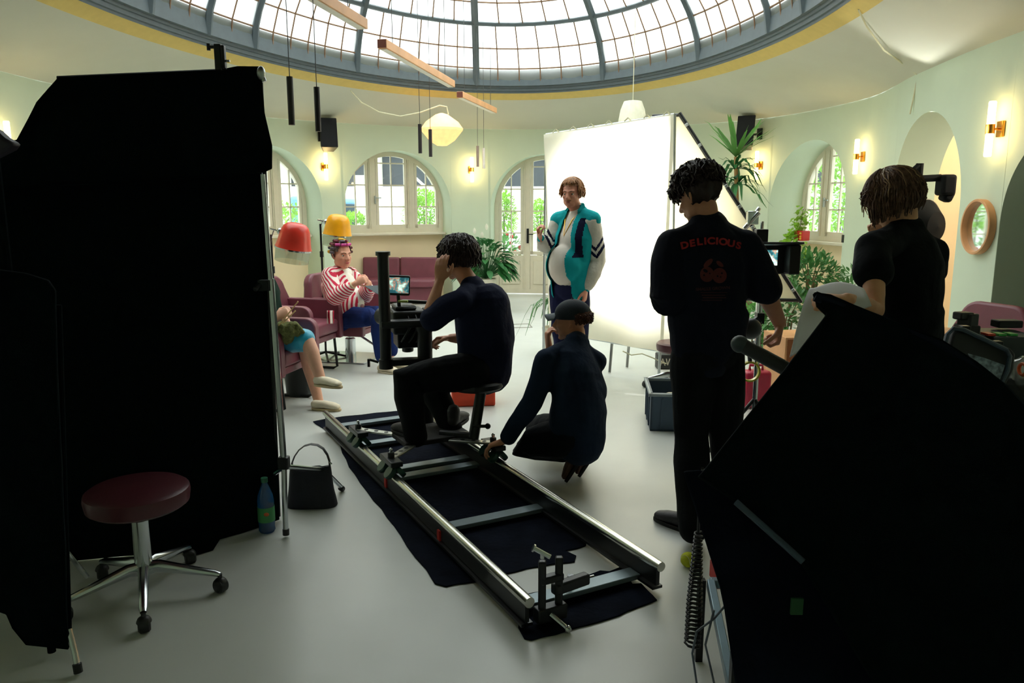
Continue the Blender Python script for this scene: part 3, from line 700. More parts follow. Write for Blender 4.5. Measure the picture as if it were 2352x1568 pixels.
# ------------------------------------------------------------------ salon chairs
def salon_chair(loc, yaw, label, base=True, h=.0, name='salon_chair'):
    o = thing(name, loc, label, 'salon chair', 'burgundy salon chairs'); R = rotz(yaw); L0 = Vector(loc)
    def P(x, y, z): return L0 + R @ Vector((x, y, z + h))           # x forward
    X, Y_ = R @ Vector((1, 0, 0)), R @ Vector((0, 1, 0))
    for s in (1, -1):
        arc = [(-.27, .28), (.24, .28)] + [(.24 + .12 * math.sin(t) , .56 + .12 * math.cos(t)) for t in []]
        pr = [(-.27, .29), (.30, .29)] + [(.21 + .09 * math.cos(t), .58 + .09 * math.sin(t)) for t in [k * PI / 2 / 6 for k in range(7)]] + [(-.27, .67)]
        mb = MB(); mb.prism(pr, P(0, s * .295, 0), X, (0, 0, 1), .075); mb.build('armrest', M['leather'], o, bevel=.014, seg=3)
    mb = MB(); mb.box(P(.02, 0, .42), (.54, .51, .13), R); mb.build('seat', M['leather'], o, bevel=.035, seg=4)
    mb = MB(); mb.box(P(0, 0, .32), (.52, .5, .06), R); mb.build('seat_base', M['leather'], o, bevel=.01)
    pr = [(-.33, -.28), (.33, -.28), (.33, .02)] + [(.13 + .14 * math.cos(t), .14 + .14 * math.sin(t)) for t in [.1 + k * (PI / 2 - .1) / 6 for k in range(7)]] + [(-.13 + .14 * math.cos(t), .14 + .14 * math.sin(t)) for t in [PI / 2 + k * (PI / 2 - .1) / 6 for k in range(7)]] + [(-.33, .02)]
    up = R @ Vector((-.18, 0, 1)); mb = MB(); mb.prism(pr, P(-.3, 0, .62), -Y_, up, .09); mb.build('backrest', M['leather'], o, bevel=.025, seg=3)
    if base:
        mb = MB(); mb.lathe([(.001, 0), (.055, 0), (.055, .2), (.04, .21), (.026, .21), (.026, .3), (.001, .3)], L0 + Vector((0, 0, .012))); mb.build('pump_column', M['chrome'], o)
        mb = MB(); mb.box(L0 + Vector((0, 0, .008)), (.56, .56, .012), R); mb.build('base_plate', M['chrome'], o, bevel=.003)
        mb = MB(); mb.tube([P(.2, .2, .29), P(.42, .2, .16), P(.46, .2, .14), P(.46, -.2, .14), P(.42, -.2, .16), P(.2, -.2, .29)], .011); mb.build('footrest', M['chrome'], o)
    else:
        for s in (1, -1):
            mb = MB(); mb.tube([P(-.22, s * .24, .29 - 0), P(-.24, s * .24, .02 - h), P(-.2, s * .24, .012 - h), P(.22, s * .24, .012 - h), P(.26, s * .24, .03 - h), P(.24, s * .24, .29)], .013); mb.build('sled_frame', M['blackm'], o)
    return o
CW = Z(806, 822); CM = Vector((CW.x - .33, CW.y - .72, 0)); CN = Vector((-1.98, 6.1, 0))
salon_chair(CW, math.radians(-14), 'burgundy salon chair occupied by the woman in curlers')
salon_chair(CM, math.radians(-14), 'empty burgundy salon chair between the two seated women', base=False, h=.02)
salon_chair(CN, math.radians(-12), 'burgundy salon chair in front, occupied by the knitter behind the black flag', base=False, h=.0)
cr_ = A(2192, 750, 5.4); o = salon_chair((cr_.x + .05, cr_.y, 0), math.radians(200), 'pinkish salon chair by the right wall behind the equipment table')
o = thing('side_table', (A(2150, 772, 4.6).x, 4.7, 0), 'light wooden round table beside the far right chair', 'table')
mb = MB(); q = Vector((A(2150, 772, 4.6).x, 4.7, 0)); mb.lathe([(.001, .8), (.24, .8), (.24, .83), (.001, .83)], q); mb.build('tabletop', M['oak'], o)
mb = MB(); mb.lathe([(.001, 0), (.17, 0), (.17, .02), (.025, .04), (.025, .8), (.001, .8)], q); mb.build('pedestal', M['blackm'], o)

# ------------------------------------------------------------------ hood dryers
vis = glassy('clear_visor', (240, 244, 236), .8, (236, 240, 232), .1, .05)
def dryer(px, py, Y, r, col, label, yaw, tilt, polex):
    c = A(px, py, Y); R = rotz(yaw) @ Matrix.Rotation(tilt, 3, 'Y') @ Matrix.Diagonal((1, 1, 1.35)); fx = A(polex, py, Y + .12)
    o = thing('hood_dryer', (fx.x, fx.y, 0), label, 'hair dryer', 'hood hair dryers')
    mb = MB(); mb.lathe([(.001, .6 * r), (.3 * r, .595 * r), (.52 * r, .55 * r), (.68 * r, .45 * r), (.79 * r, .28 * r), (.86 * r, .05 * r), (.92 * r, -.2 * r), (.98 * r, -.38 * r), (1.02 * r, -.46 * r), (.93 * r, -.46 * r), (.8 * r, .1 * r), (.6 * r, .38 * r), (.001, .46 * r)], c, R, 30, cap=False); mb.build('hood', mat('dryer_' + label.split()[0], col, .3), o)
    mb = MB(); mb.lathe([(1.015 * r, -.44 * r), (1.03 * r, -.44 * r), (1.03 * r, -.5 * r), (1.015 * r, -.5 * r)], c, R, 30, cap=False); mb.build('rim', M['chrome'], o)
    mb = MB(); mb.lathe([(.97 * r, -.46 * r), (.93 * r, -1.02 * r), (.92 * r, -1.02 * r), (.96 * r, -.46 * r)], c, R, 30, cap=False); mb.build('visor', vis, o)
    k0 = c + R @ Vector((-.75 * r, -.35 * r, .15 * r)); mb = MB(); mb.ball(k0, .028); mb.build('pivot_knob', M['chrome'], o)
    mb = MB(); mb.tube([k0, k0 + Vector((-.08, 0, .02)), Vector((fx.x + .03, fx.y, c.z + .06)), Vector((fx.x, fx.y, c.z - .02))], .006, 6); mb.build('arm', M['chrome'], o)
    mb = MB(); mb.tube([(fx.x, fx.y, c.z + .02), (fx.x, fx.y, .05)], .011); mb.tube([(fx.x, fx.y, c.z - .26), (fx.x, fx.y, c.z - .32)], .02); mb.build('pole', M['blackm'], o)
    for k in range(5): t = k * 1.2566; mb = MB(); mb.tube([(fx.x, fx.y, .07), (fx.x + .26 * math.cos(t), fx.y + .26 * math.sin(t), .014)], .012, 6); mb.build('leg', M['blackm'], o)
dryer(776, 519, 7.85, .145, (240, 166, 20), 'yellow hood hair dryer above the woman in curlers', math.radians(-15), .12, 736)
dryer(677, 545, 6.7, .155, (214, 54, 40), 'red hood hair dryer beside the stand of the black flag', math.radians(-15), .2, 622)

# ------------------------------------------------------------------ plants indoors
def potted(loc, r, h, potcol, label, cat='potted plant', name='potted_plant'):
    o = thing(name, (loc[0], loc[1], 0), label, cat)
    mb = MB(); mb.lathe([(.001, .0), (r * .75, 0), (r, h), (r * .92, h), (r * .9, h - .04), (.001, h - .04)], (loc[0], loc[1], 0)); mb.build('pot', mat('pot_' + name, potcol, .6), o)
    return o
def strapleaves(o, c, n, L_, W_, m, droop, zlo=.1, up=.5, sub='leaf'):
    mb = MB()
    for i in range(n):
        d = rdir(zlo, 1); d.z += up; d.normalize(); ll = L_ * random.uniform(.65, 1.1)
        s = d.cross(Vector((0, 0, 1))); s = s.normalized() if s.length > .01 else Vector((1, 0, 0)); vs = []; K_ = 7
        for k in range(K_ + 1):
            t = k / K_; wd = W_ / 2 * (math.sin(PI * (.12 + .86 * t)) ** .7); p = Vector(c) + d * ll * t - Vector((0, 0, 1)) * droop * ll * t * t * random.uniform(.8, 1.1)
            vs += [p - s * wd, p - Vector((0, 0, .2 * wd)), p + s * wd]
        mb.add(vs, [q for k in range(K_) for q in ((k * 3, k * 3 + 3, k * 3 + 4, k * 3 + 1), (k * 3 + 1, k * 3 + 4, k * 3 + 5, k * 3 + 2))])
    return mb.build(sub, m, o, smooth=60)
c = A(1116, 640, 11.6); o = potted((c.x, c.y), .16, .5, (226, 218, 200), 'peace lily with broad dark leaves in a pale pot left of the garden door', name='peace_lily')
mb = MB()
for i in range(170):
    d = rdir(-.35, 1); p0 = Vector((c.x, c.y, .5)); p1 = p0 + Vector((d.x * .32, d.y * .3, .05 + .42 * abs(d.z) + random.uniform(0, .12))); mb.tube([p0, p1], .003, 4)
    leaf(mb, p1, d + Vector((0, 0, -.1)), random.uniform(.15, .24), .095, .6, 3)
mb.build('foliage', LD, o, smooth=60)
mb = MB()
for dx, dz in ((-.16, .72), (.02, .78), (-.05, .66)): leaf(mb, Vector((c.x + dx, c.y - .1, .45 + dz)), Vector((0, -.3, 1)), .1, .05, 0, 2)
mb.build('flower', mat('white_flower', (240, 238, 220), .6), o, smooth=60)
# tall cane plant on the right
yx, yy = A(1700, 500, 9.6).x, 9.6; o = potted((yx, yy), .2, .4, (120, 90, 70), 'tall spiky cane plant with strap leaves behind the tilted frame', name='yucca_plant')
top = A(1690, 360, yy); mid = A(1690, 425, yy)
mb = MB(); mb.tube([(yx, yy, .35), (yx - .02, yy, 1.2), (top.x, yy, top.z)], [.035, .03, .022]); mb.build('stem', mat('cane_stem', (150, 116, 70), .8), o)
strapleaves(o, top, 26, .62, .05, LM, .15, .1, .6); strapleaves(o, mid + Vector((.02, 0, 0)), 26, .5, .045, LD, 1.0, -.1, .3); strapleaves(o, top - Vector((0, 0, .15)), 26, .5, .045, LD, .7, -.2, .25)
# plants by the right-hand window
shrub(A(1862, 640, 8.6), (.34, .3, .3), 520, .1, .045, LF, 'bushy fig plant with wooden trellis below the right-hand window', 'plant', name='fig_plant', zmin=-.8)
shrub(A(1800, 735, 8.0), (.3, .25, .42), 420, .1, .05, LF, 'leafy plant standing behind the arm of the man with the lettered shirt', 'plant', name='leafy_plant', zmin=-.8)
shrub(A(1740, 765, 8.4), (.22, .2, .36), 240, .09, .05, LM, 'small leafy plant beside the stand of the tilted frame', 'plant', name='leafy_plant', zmin=-.8)
shrub(A(1955, 660, 8.2), (.3, .25, .22), 130, .1, .04, LF, 'thin drooping branches below the right end of the window sill', 'plant', name='trailing_plant', zmin=-.6)
for k, (x, y, ch, lb) in enumerate(((1862, 780, .62, 'a'), )): pass
def crate(a, sz, m, label, name='wooden_crate', yaw=0, cat='crate'):
    o = thing(name, a, label, cat); R = rotz(yaw); a = Vector(a); t = .018; w_, d_, h_ = sz
    for nm, c_, s_ in (('side_panel', (-w_ / 2 + t / 2, 0, h_ / 2), (t, d_, h_)), ('side_panel', (w_ / 2 - t / 2, 0, h_ / 2), (t, d_, h_)), ('top', (0, 0, h_ - t / 2), (w_ - 2 * t, d_, t)), ('bottom', (0, 0, t / 2), (w_ - 2 * t, d_, t)), ('back', (0, d_ / 2 - t / 2, h_ / 2), (w_ - 2 * t, t, h_ - 2 * t))):
        mb = MB(); mb.box(a + R @ Vector(c_), s_, R); mb.build(nm, m, o, bevel=.003)
    return o
q = Z(1835, 880, 0); crate((A(1838, 800, 6.6).x, 6.7, 0), (.42, .4, .48), M['oak'], 'open light oak cabinet behind the hand of the man with the lettered shirt', 'wooden_cabinet', .15, 'cabinet')
pc = A(1838, 777, 6.65); o = thing('white_pot', (pc.x, 6.6, .48), 'small white pot on the oak cabinet', 'pot')
mb = MB(); mb.lathe([(.001, .48), (.045, .48), (.06, .55), (.055, .56), (.05, .555), (.035, .5), (.001, .5)], (pc.x, 6.6, 0)); mb.build('bowl', mat('white_glaze', (235, 233, 225), .3), o)
# ivy on the sill and red flower box
sl = A(1840, 545, 11.15)
o = thing('ivy_plant', sl, 'bright green ivy climbing and trailing at the left end of the right window sill', 'plant')
mb = MB()
for pts in ([(1845, 480), (1838, 520), (1830, 545), (1815, 560), (1805, 570)], [(1838, 500), (1825, 540), (1812, 552)], [(1845, 560), (1840, 580)]):
    for (x0, y0), (x1, y1) in zip(pts, pts[1:]):
        for k in range(32):
            t = random.random(); p = A(x0 + (x1 - x0) * t, y0 + (y1 - y0) * t, 11.05) + rdir() * .09; leaf(mb, p, rdir(), .07, .06, .3, 1)
mb.build('foliage', LG, o, smooth=0)
mb = MB(); mb.tube([A(x, y, 11.05) for x, y in ((1845, 480), (1838, 520), (1830, 545), (1812, 565), (1800, 575))], .005, 5); mb.build('stem', mat('plant_stem', (0, 0, 0)), o)
p = A(1842, 541, 11.0); o = thing('flower_box', p - Vector((0, 0, .07)), 'red planter with a yellow pattern on the right window sill', 'planter')
mb = MB(); mb.box(p, (.15, .15, .14), rotz(.5)); mb.build('box', mat('red_tin', (196, 44, 30), .5), o, bevel=.008)
mb = MB()
for z in (.035, -.01, -.04): mb.ball(p + Vector((-.045, -.075, z)), (.02, .012, .018), n=8, m=6)
mb.build('pattern', mat('yellow_print', (222, 180, 60), .5), o)
p = A(1940, 548, 9.95); mb = MB(); mb.box(p, (.06, .06, .1)); tag(mb.build('small_speaker', M['blackp'], bevel=.006), 'small black box at the right end of the window sill', 'speaker')
q = A(1262, 700, 8.2); o = potted((q.x + .05, 8.2), .13, .3, (214, 206, 190), 'spider plant with thin pale leaves just left of the white cloth screen', name='spider_plant')
strapleaves(o, Vector((q.x + .05, 8.2, .55)), 34, .5, .03, LF, 1.3, .0, .5)
mb = MB(); mb.tube([(q.x + .05, 8.2, .25), (q.x + .05, 8.2, .56)], .02); mb.build('stem', mat('plant_stem', (0, 0, 0)), o)
# dark film lamp standing in the passage arch
o = thing('arch_lamp', (A(2110, 560, 7.6).x, 7.7, 0), 'black studio lamp with a round head in the passage arch behind the long-haired man', 'lamp')
mb = MB(); mb.tube([(A(2115, 500, 7.6).x, 7.7, .05), A(2113, 375, 7.65)], .035); mb.build('pole', mat('matt_black', (10, 12, 14), .8, spec=.2), o)
mb = MB(); mb.tube([A(2085, 412, 7.6), A(2160, 408, 7.6)], .035); mb.tube([A(2080, 405, 7.6), A(2110, 378, 7.6)], .02); mb.build('arm', mat('matt_black', (10, 12, 14), .8, spec=.2), o)
mb = MB(); q = A(2172, 425, 7.6); mb.box(q, (.14, .16, .2)); mb.box(q + Vector((.02, 0, -.1)), (.1, .12, .12), Matrix.Rotation(.4, 3, 'Y')); mb.build('head', mat('matt_black', (10, 12, 14), .8, spec=.2), o, bevel=.03, seg=3)
mb = MB(); q = A(2128, 520, 7.45); R = rotz(.5) @ Matrix.Rotation(PI / 2, 3, 'X'); mb.lathe([(.001, .12), (.14, .1), (.24, .0), (.255, -.02), (.23, -.02), (.001, .06)], q, R, 32, cap=False); mb.build('round_shade', mat('matt_black', (10, 12, 14), .8, spec=.2), o)
mb = MB(); mb.lathe([(.255, -.03), (.262, -.03), (.262, -.015), (.255, -.015), (.255, -.03)], q, R, 32, cap=False); mb.build('rim', M['alu'], o)
for k in range(3): t = k * 2.1; mb = MB(); mb.tube([(A(2115, 500, 7.6).x, 7.7, .3), (A(2115, 500, 7.6).x + .3 * math.cos(t), 7.7 + .3 * math.sin(t), .015)], .014); mb.build('leg', mat('matt_black', (10, 12, 14), .8, spec=.2), o)
q = A(2150, 400, 7.6); light('lamp_light', 'SPOT', q + Vector((-.12, -.1, .2)), A(2160, 110, 6.9), 22, (1, 1, .92), .04, 70, parent=o)
# ------------------------------------------------------------------ dolly track on its cloth
UPZ = Vector((0, 0, 1))
def fl(*pts, z=.004): return [Z(x, y, z) for x, y in pts]
def floorcloth(pts, label, name='floor_cloth'):
    q = fl(*pts); mb = MB(); out = []
    for i in range(len(q)):
        a, b = q[i], q[(i + 1) % len(q)]
        for k in range(4): t = k / 4; p = a.lerp(b, t); out.append(p + Vector((noise.noise(p * 9), noise.noise(p * 9 + UPZ * 5), 0)) * .012)
    mb.poly3(out, .006); o = mb.build(name, mat('black_molton', (15, 19, 30), .95, var=.35, scale=9, spec=.05, bump=.5, bscale=40), bevel=.002); return tag(o, label, 'cloth')
floorcloth([(718, 968), (745, 962), (800, 955), (920, 943), (1060, 990), (1160, 1068), (1240, 1130), (1300, 1172), (1350, 1232), (1347, 1252), (1300, 1265), (1322, 1276), (1318, 1290), (1270, 1296), (1225, 1304), (1168, 1316), (1125, 1328), (1060, 1340), (1022, 1347), (998, 1338), (920, 1230), (860, 1150), (800, 1072), (775, 1010), (750, 990)], 'long black cloth spread on the floor under the dolly track')
floorcloth([(1180, 1372), (1265, 1352), (1330, 1330), (1378, 1310), (1400, 1312), (1432, 1300), (1440, 1318), (1452, 1342), (1475, 1340), (1508, 1378), (1420, 1415), (1330, 1440), (1222, 1472), (1205, 1468), (1186, 1440), (1190, 1400)], 'short black cloth under the near end of the dolly track')
zr = .13
L0 = Z(1216, 1378, zr); VP = ray(232, 470); dd = Vector((VP.x, VP.y, 0)).normalized(); ee = Vector((dd.y, -dd.x, 0)); R0 = Z(1519, 1302, zr); ge = .62
L0 = R0 - ee * ge
far = Z(752, 948, zr); LEN = (far - L0).dot(dd)
trk = thing('dolly_track', L0 + dd * LEN / 2 + ee * .31 - UPZ * zr, 'straight metal dolly track lying on the black cloth', 'camera track')
for s in (0, ge):
    a = L0 + ee * s; mb = MB(); mb.tube([a, a + dd * LEN], .021, 16); mb.build('rail', mat('rail_steel', (196, 196, 186), .25, 1, var=.03), trk)
    mb = MB(); mb.beam(a + dd * .02 - UPZ * .055, a + dd * (LEN - .02) - UPZ * .055, .018, .07); mb.beam(a + dd * .02 - UPZ * .1, a + dd * (LEN - .02) - UPZ * .1, .05, .012); mb.build('rail_web', M['blackm'], trk)
for k, t in enumerate((.16, .98, 1.76, 1.9, LEN - .55, LEN - .05)):
    mb = MB(); a = L0 + dd * t - UPZ * (zr - .035); mb.beam(a + ee * .01, a + ee * (ge - .01), .075, .022); mb.build('crosstie', mat('tie_steel', (128, 142, 148), .4, .5, var=.06), trk, bevel=.003)
mb = MB(); a = L0 + dd * .16 + ee * .28 - UPZ * (zr - .045); mb.tube([a, a + UPZ * .05], .009); mb.tube([a + UPZ * .05, a + UPZ * .058], .014); mb.build('stud', M['chrome'], trk)
for t in (.98, 1.76):
    mb = MB(); a = L0 + dd * (t - .12) - UPZ * .07 - ee * .012; mb.box(a, (.012, .03, .05), frame(dd)); mb.build('rail_marker', mat('red_plastic', (190, 40, 30), .5), trk)
# grip clamp on the near end
g0 = L0 + dd * .03 - ee * .0 - UPZ * (zr); o = thing('grip_clamp', g0 + ee * .06, 'black grip clamp with chrome T-handles standing at the near end of the left rail', 'clamp')
mb = MB(); c = g0 + ee * .07 + UPZ * .0
for s in (0, .075): mb.beam(c + ee * s + UPZ * .03, c + ee * s + UPZ * .27, .03, .03, up=(0, 1, 0))
mb.box(c + ee * .0375 + UPZ * .05, (.13, .05, .06), frame(dd)); mb.box(c + ee * .04 + UPZ * .19, (.1, .035, .03), frame(dd)); mb.build('body', M['blackm'], o, bevel=.006)
mb = MB(); q = c + UPZ * .28; mb.tube([q, q + UPZ * .02], .008); mb.tube([q + Vector((-.03, 0, .04)), q + Vector((.03, -.01, .01))], .009); mb.tube([q + Vector((-.03, 0, .04)), q + Vector((-.036, 0, .043))], .015); mb.build('handle', M['chrome'], o)
mb = MB(); q = c + ee * .02 + UPZ * .06 - dd * .03; mb.tube([q, q + ee * .04 - dd * .05 - UPZ * .04], .01); mb.ball(q + ee * .045 - dd * .055 - UPZ * .045, .015); mb.build('handle', M['chrome'], o)
mb = MB(); q = c + ee * .05 + UPZ * .14; mb.beam(q, q + ee * .17 + dd * .02, .04, .045); mb.build('jaw', M['blackm'], o, bevel=.008)
mb = MB(); mb.tube([q + ee * .17 + dd * .02, q + ee * .2 + dd * .02], .005); mb.build('screw', M['chrome'], o)
mb = MB(); q = Z(1240, 1375, .01); mb.tube([q + Vector((x, y, z)) for x, y, z in ((.02, .0, .03), (-.02, 0, .0), (-.035, -.04, 0), (-.02, -.08, 0), (.02, -.09, 0))], .004, 6); tag(mb.build('cord_loop', M['blackp']), 'thin black cord loop on the floor beside the grip clamp', 'cord')
# ------------------------------------------------------------------ dolly
zp = .2
green = mat('dark_green_wheel', (14, 58, 48), .4, var=.1)
def onrail(px, py, s): p = Z(px, py, zr); return L0 + dd * (p - L0).dot(dd) + ee * s
W1, W2, W3 = onrail(835, 1018, 0), onrail(908, 1088, 0), onrail(1135, 1052, ge)
W4 = W3 + dd * ((W1 - W2).dot(dd))
dc = (W1 + W2 + W3 + W4) / 4
dol = thing('camera_dolly', Vector((dc.x, dc.y, .12)), 'dark camera dolly with green wheels, column and seat standing on the track', 'camera dolly')
for w_, s in ((W1, -1), (W2, -1), (W3, 1), (W4, 1)):
    for k in (-.045, .045):
        for q in (-1, 1):
            c = w_ + dd * k * 1.3 + ee * q * .028 + UPZ * .03; mb = MB(); ax = (ee * q + UPZ * .8).normalized(); Rz = frame(ax, dd) @ Matrix.Rotation(-PI / 2, 3, 'X')
            mb.lathe([(.001, -.014), (.036, -.014), (.04, -.008), (.04, .008), (.036, .014), (.001, .014)], c + ax * 0 + UPZ * .005, Rz, 18); mb.build('wheel', green, dol)
    mb = MB(); mb.box(w_ + UPZ * .085, (.07, .2, .03), frame(dd)); mb.tube([w_ + UPZ * .09, w_ + UPZ * .13], .02); mb.build('bogie', M['blackm'], dol, bevel=.006)
    mb = MB(); mb.tube([w_ + UPZ * .13, w_ + UPZ * .14], .009); mb.ball(w_ + UPZ * .143, .011, n=8, m=6); mb.build('knob', M['chrome'], dol)
armm = mat('drilled_alloy_arm', (182, 184, 176), .35, .9, var=.04)
hub = dc + UPZ * .075
for w_ in (W1, W2, W3, W4):
    a = w_ + UPZ * .095; b = dc + (w_ - dc) * .38 + UPZ * .085; mb = MB(); mb.beam(a, b, .05, .014); 
    ar = mb.build('arm', armm, dol, bevel=.004)
    for t in (.2, .45, .7):
        mb = MB(); p = a.lerp(b, t) + UPZ * .0078; mb.lathe([(.001, 0), (.013, 0), (.013, .001), (.001, .001)], p, n=12); mb.build('hole', M['blackm'], ar)
PL = [dc + dd * x + ee * y for x, y in ((-.12, -.16), (.12, -.16), (.2, -.1), (.22, .27), (-.12, .27))]
mb = MB(); mb.poly3([Vector((p.x, p.y, .22)) for p in PL], .03); mb.build('platform', mat('dolly_deck', (20, 20, 22), .7, bump=.3, bscale=80), dol, bevel=.006)
sb = A(1086, 1018, 4.42); st_ = A(1106, 893, 4.5)
mb = MB(); mb.tube([Vector((sb.x, sb.y, .2)), st_], .033, 14); mb.build('seat_post', M['blackm'], dol)
mb = MB(); q = sb + Vector((.05, 0, .03)); mb.tube([Vector((sb.x, sb.y, .3)), Vector((sb.x + .08, sb.y, .3))], .01); mb.ball((sb.x + .09, sb.y, .3), .018); mb.tube([Vector((sb.x - .2, sb.y + .06, .24)), Vector((sb.x + .02, sb.y, .24))], .022); mb.build('knob', M['blackm'], dol)
sc_ = A(1094, 874, 4.55); mb = MB(); mb.lathe([(.001, -.045), (.15, -.045), (.165, -.03), (.165, -.005), (.15, .008), (.001, .012)], sc_, n=32); mb.build('seat', M['blackp'], dol)
# column between the operator's knees with two arms
cx = A(976, 800, 4.85); cz1 = A(976, 745, 4.85).z
mb = MB(); mb.tube([(cx.x, cx.y, .2), (cx.x, cx.y, cz1)], .048, 18); mb.tube([(cx.x, cx.y, cz1 - .04), (cx.x, cx.y, cz1)], .056, 18); mb.build('column', M['blackm'], dol)
bx = A(880, 600, 4.75); 
mb = MB(); z0 = A(880, 835, 4.75).z; z1 = A(880, 582, 4.75).z; mb.tube([(bx.x, bx.y, z0), (bx.x, bx.y, z1)], .036, 20); mb.tube([(bx.x, bx.y, z1 - .012), (bx.x, bx.y, z1 + .012)], .046, 20); mb.tube([(bx.x, bx.y, z0 - .03), (bx.x, bx.y, z0 + .03)], .045, 20); mb.build('riser_tube', M['blackm'], dol)
mb = MB(); q = Vector((bx.x - .05, bx.y, z0 + .01)); mb.tube([q, q + Vector((-.05, -.02, .02))], .008); mb.box(q + Vector((-.055, -.02, .0)), (.015, .02, .05)); mb.build('lever', M['blackm'], dol)
za = A(925, 742, 4.8).z
mb = MB(); mb.beam((bx.x - .03, bx.y, za), (cx.x + .05, cx.y, za), .1, .045); mb.build('upper_arm', M['blackm'], dol, bevel=.01)
zb = A(920, 828, 4.8).z
mb = MB(); mb.beam((bx.x - .03, bx.y, zb), (cx.x, cx.y, zb - .01), .09, .04); mb.build('lower_arm', M['blackm'], dol, bevel=.008)
# camera and its monitor
cc = A(935, 735, 5.0); cam_ = thing('film_camera', cc - Vector((0, 0, .12)), 'dark film camera with cables mounted beside the dolly column', 'camera')
mb = MB(); mb.box(cc, (.22, .26, .15), rotz(.3)); mb.box(cc + Vector((-.02, 0, .09)), (.14, .2, .03), rotz(.3)); mb.build('body', M['blackp'], cam_, bevel=.015)
mb = MB(); mb.tube([cc + Vector((-.1, .08, 0)), cc + Vector((-.2, .2, 0))], [.05, .06], 20); mb.build('lens', M['blackm'], cam_)
mb = MB(); mb.box(cc + Vector((.16, -.03, .02)), (.1, .12, .13), rotz(.3)); mb.build('battery', M['blackp'], cam_, bevel=.01)
mb = MB(); mb.beam(cc + Vector((-.03, -.02, .13)), cc + Vector((.22, -.05, .12)), .03, .02); mb.beam(cc + Vector((.2, -.05, .12)), cc + Vector((.2, -.05, .03)), .02, .02); mb.build('top_handle', M['blackm'], cam_, bevel=.005)
mb = MB(); mb.box(cc + Vector((0, 0, -.12)), (.16, .2, .1), rotz(.3)); mb.tube([cc + Vector((0, 0, -.15)), Vector((cc.x, cc.y, zb + .02))], .04); mb.build('head_mount', M['blackm'], cam_, bevel=.01)
mb = MB(); q = cc + Vector((.2, -.09, .0)); mb.box(q, (.05, .01, .035)); mb.build('label_plate', mat('pale_label', (180, 176, 160), .6), cam_)
mb = MB()
for k in range(4): q = cc + Vector((.02 + k * .05, -.12, .05)); mb.tube([q, q + Vector((.03, -.05, -.06)), q + Vector((-.02, -.04, -.14)), q + Vector((-.05, .02, -.18))], .006, 6)
mb.build('cable', M['blackp'], cam_)
mc = A(915, 655, 4.9); mo = thing('camera_monitor', mc - Vector((0, 0, .1)), 'small monitor showing the scene, above the film camera', 'monitor')
Rm = rotz(.25) @ Matrix.Rotation(-.1, 3, 'X') @ Matrix.Rotation(.06, 3, 'Y')
mb = MB(); mb.box(mc, (.15, .03, .13), Rm); mb.build('housing', M['blackp'], mo, bevel=.012, seg=3)
def screenmat(name, e=.9):
    m = bpy.data.materials.new(name); m.use_nodes = True; t = m.node_tree; n = t.nodes; b = n['Principled BSDF']; b.inputs['Base Color'].default_value = (.01, .01, .01, 1); b.inputs['Roughness'].default_value = .15
    tx = n.new('ShaderNodeTexCoord'); v = n.new('ShaderNodeTexNoise'); v.inputs['Scale'].default_value = 26; v.inputs['Detail'].default_value = 2; t.links.new(tx.outputs['Object'], v.inputs['Vector'])
    r = n.new('ShaderNodeValToRGB'); el = r.color_ramp.elements; el[0].position = .36; el[0].color = (.01, .05, .06, 1); el[1].position = .66; el[1].color = (.5, .62, .5, 1)
    for pos, c in ((.45, (.04, .14, .14, 1)), (.5, (.3, .12, .07, 1)), (.54, (.12, .3, .26, 1))): k = el.new(pos); k.color = c
    t.links.new(v.outputs['Fac'], r.inputs[0]); t.links.new(r.outputs[0], b.inputs['Emission Color']); b.inputs['Emission Strength'].default_value = e; return m
SM = screenmat('live_picture')
mb = MB(); mb.box(mc - Rm @ Vector((0, .0165, 0)), (.128, .002, .1), Rm); mb.build('screen', SM, mo)
mb = MB(); mb.tube([mc - Rm @ Vector((0, 0, .06)), Vector((mc.x, mc.y + .02, cc.z + .08))], .012); mb.build('arm', M['blackm'], mo)
mb = MB(); mb.box(mc + Vector((.03, -.02, -.1)), (.06, .03, .012)); mb.build('tally_tape', mat('yellow_green_tape', (180, 200, 90), .5), mo)
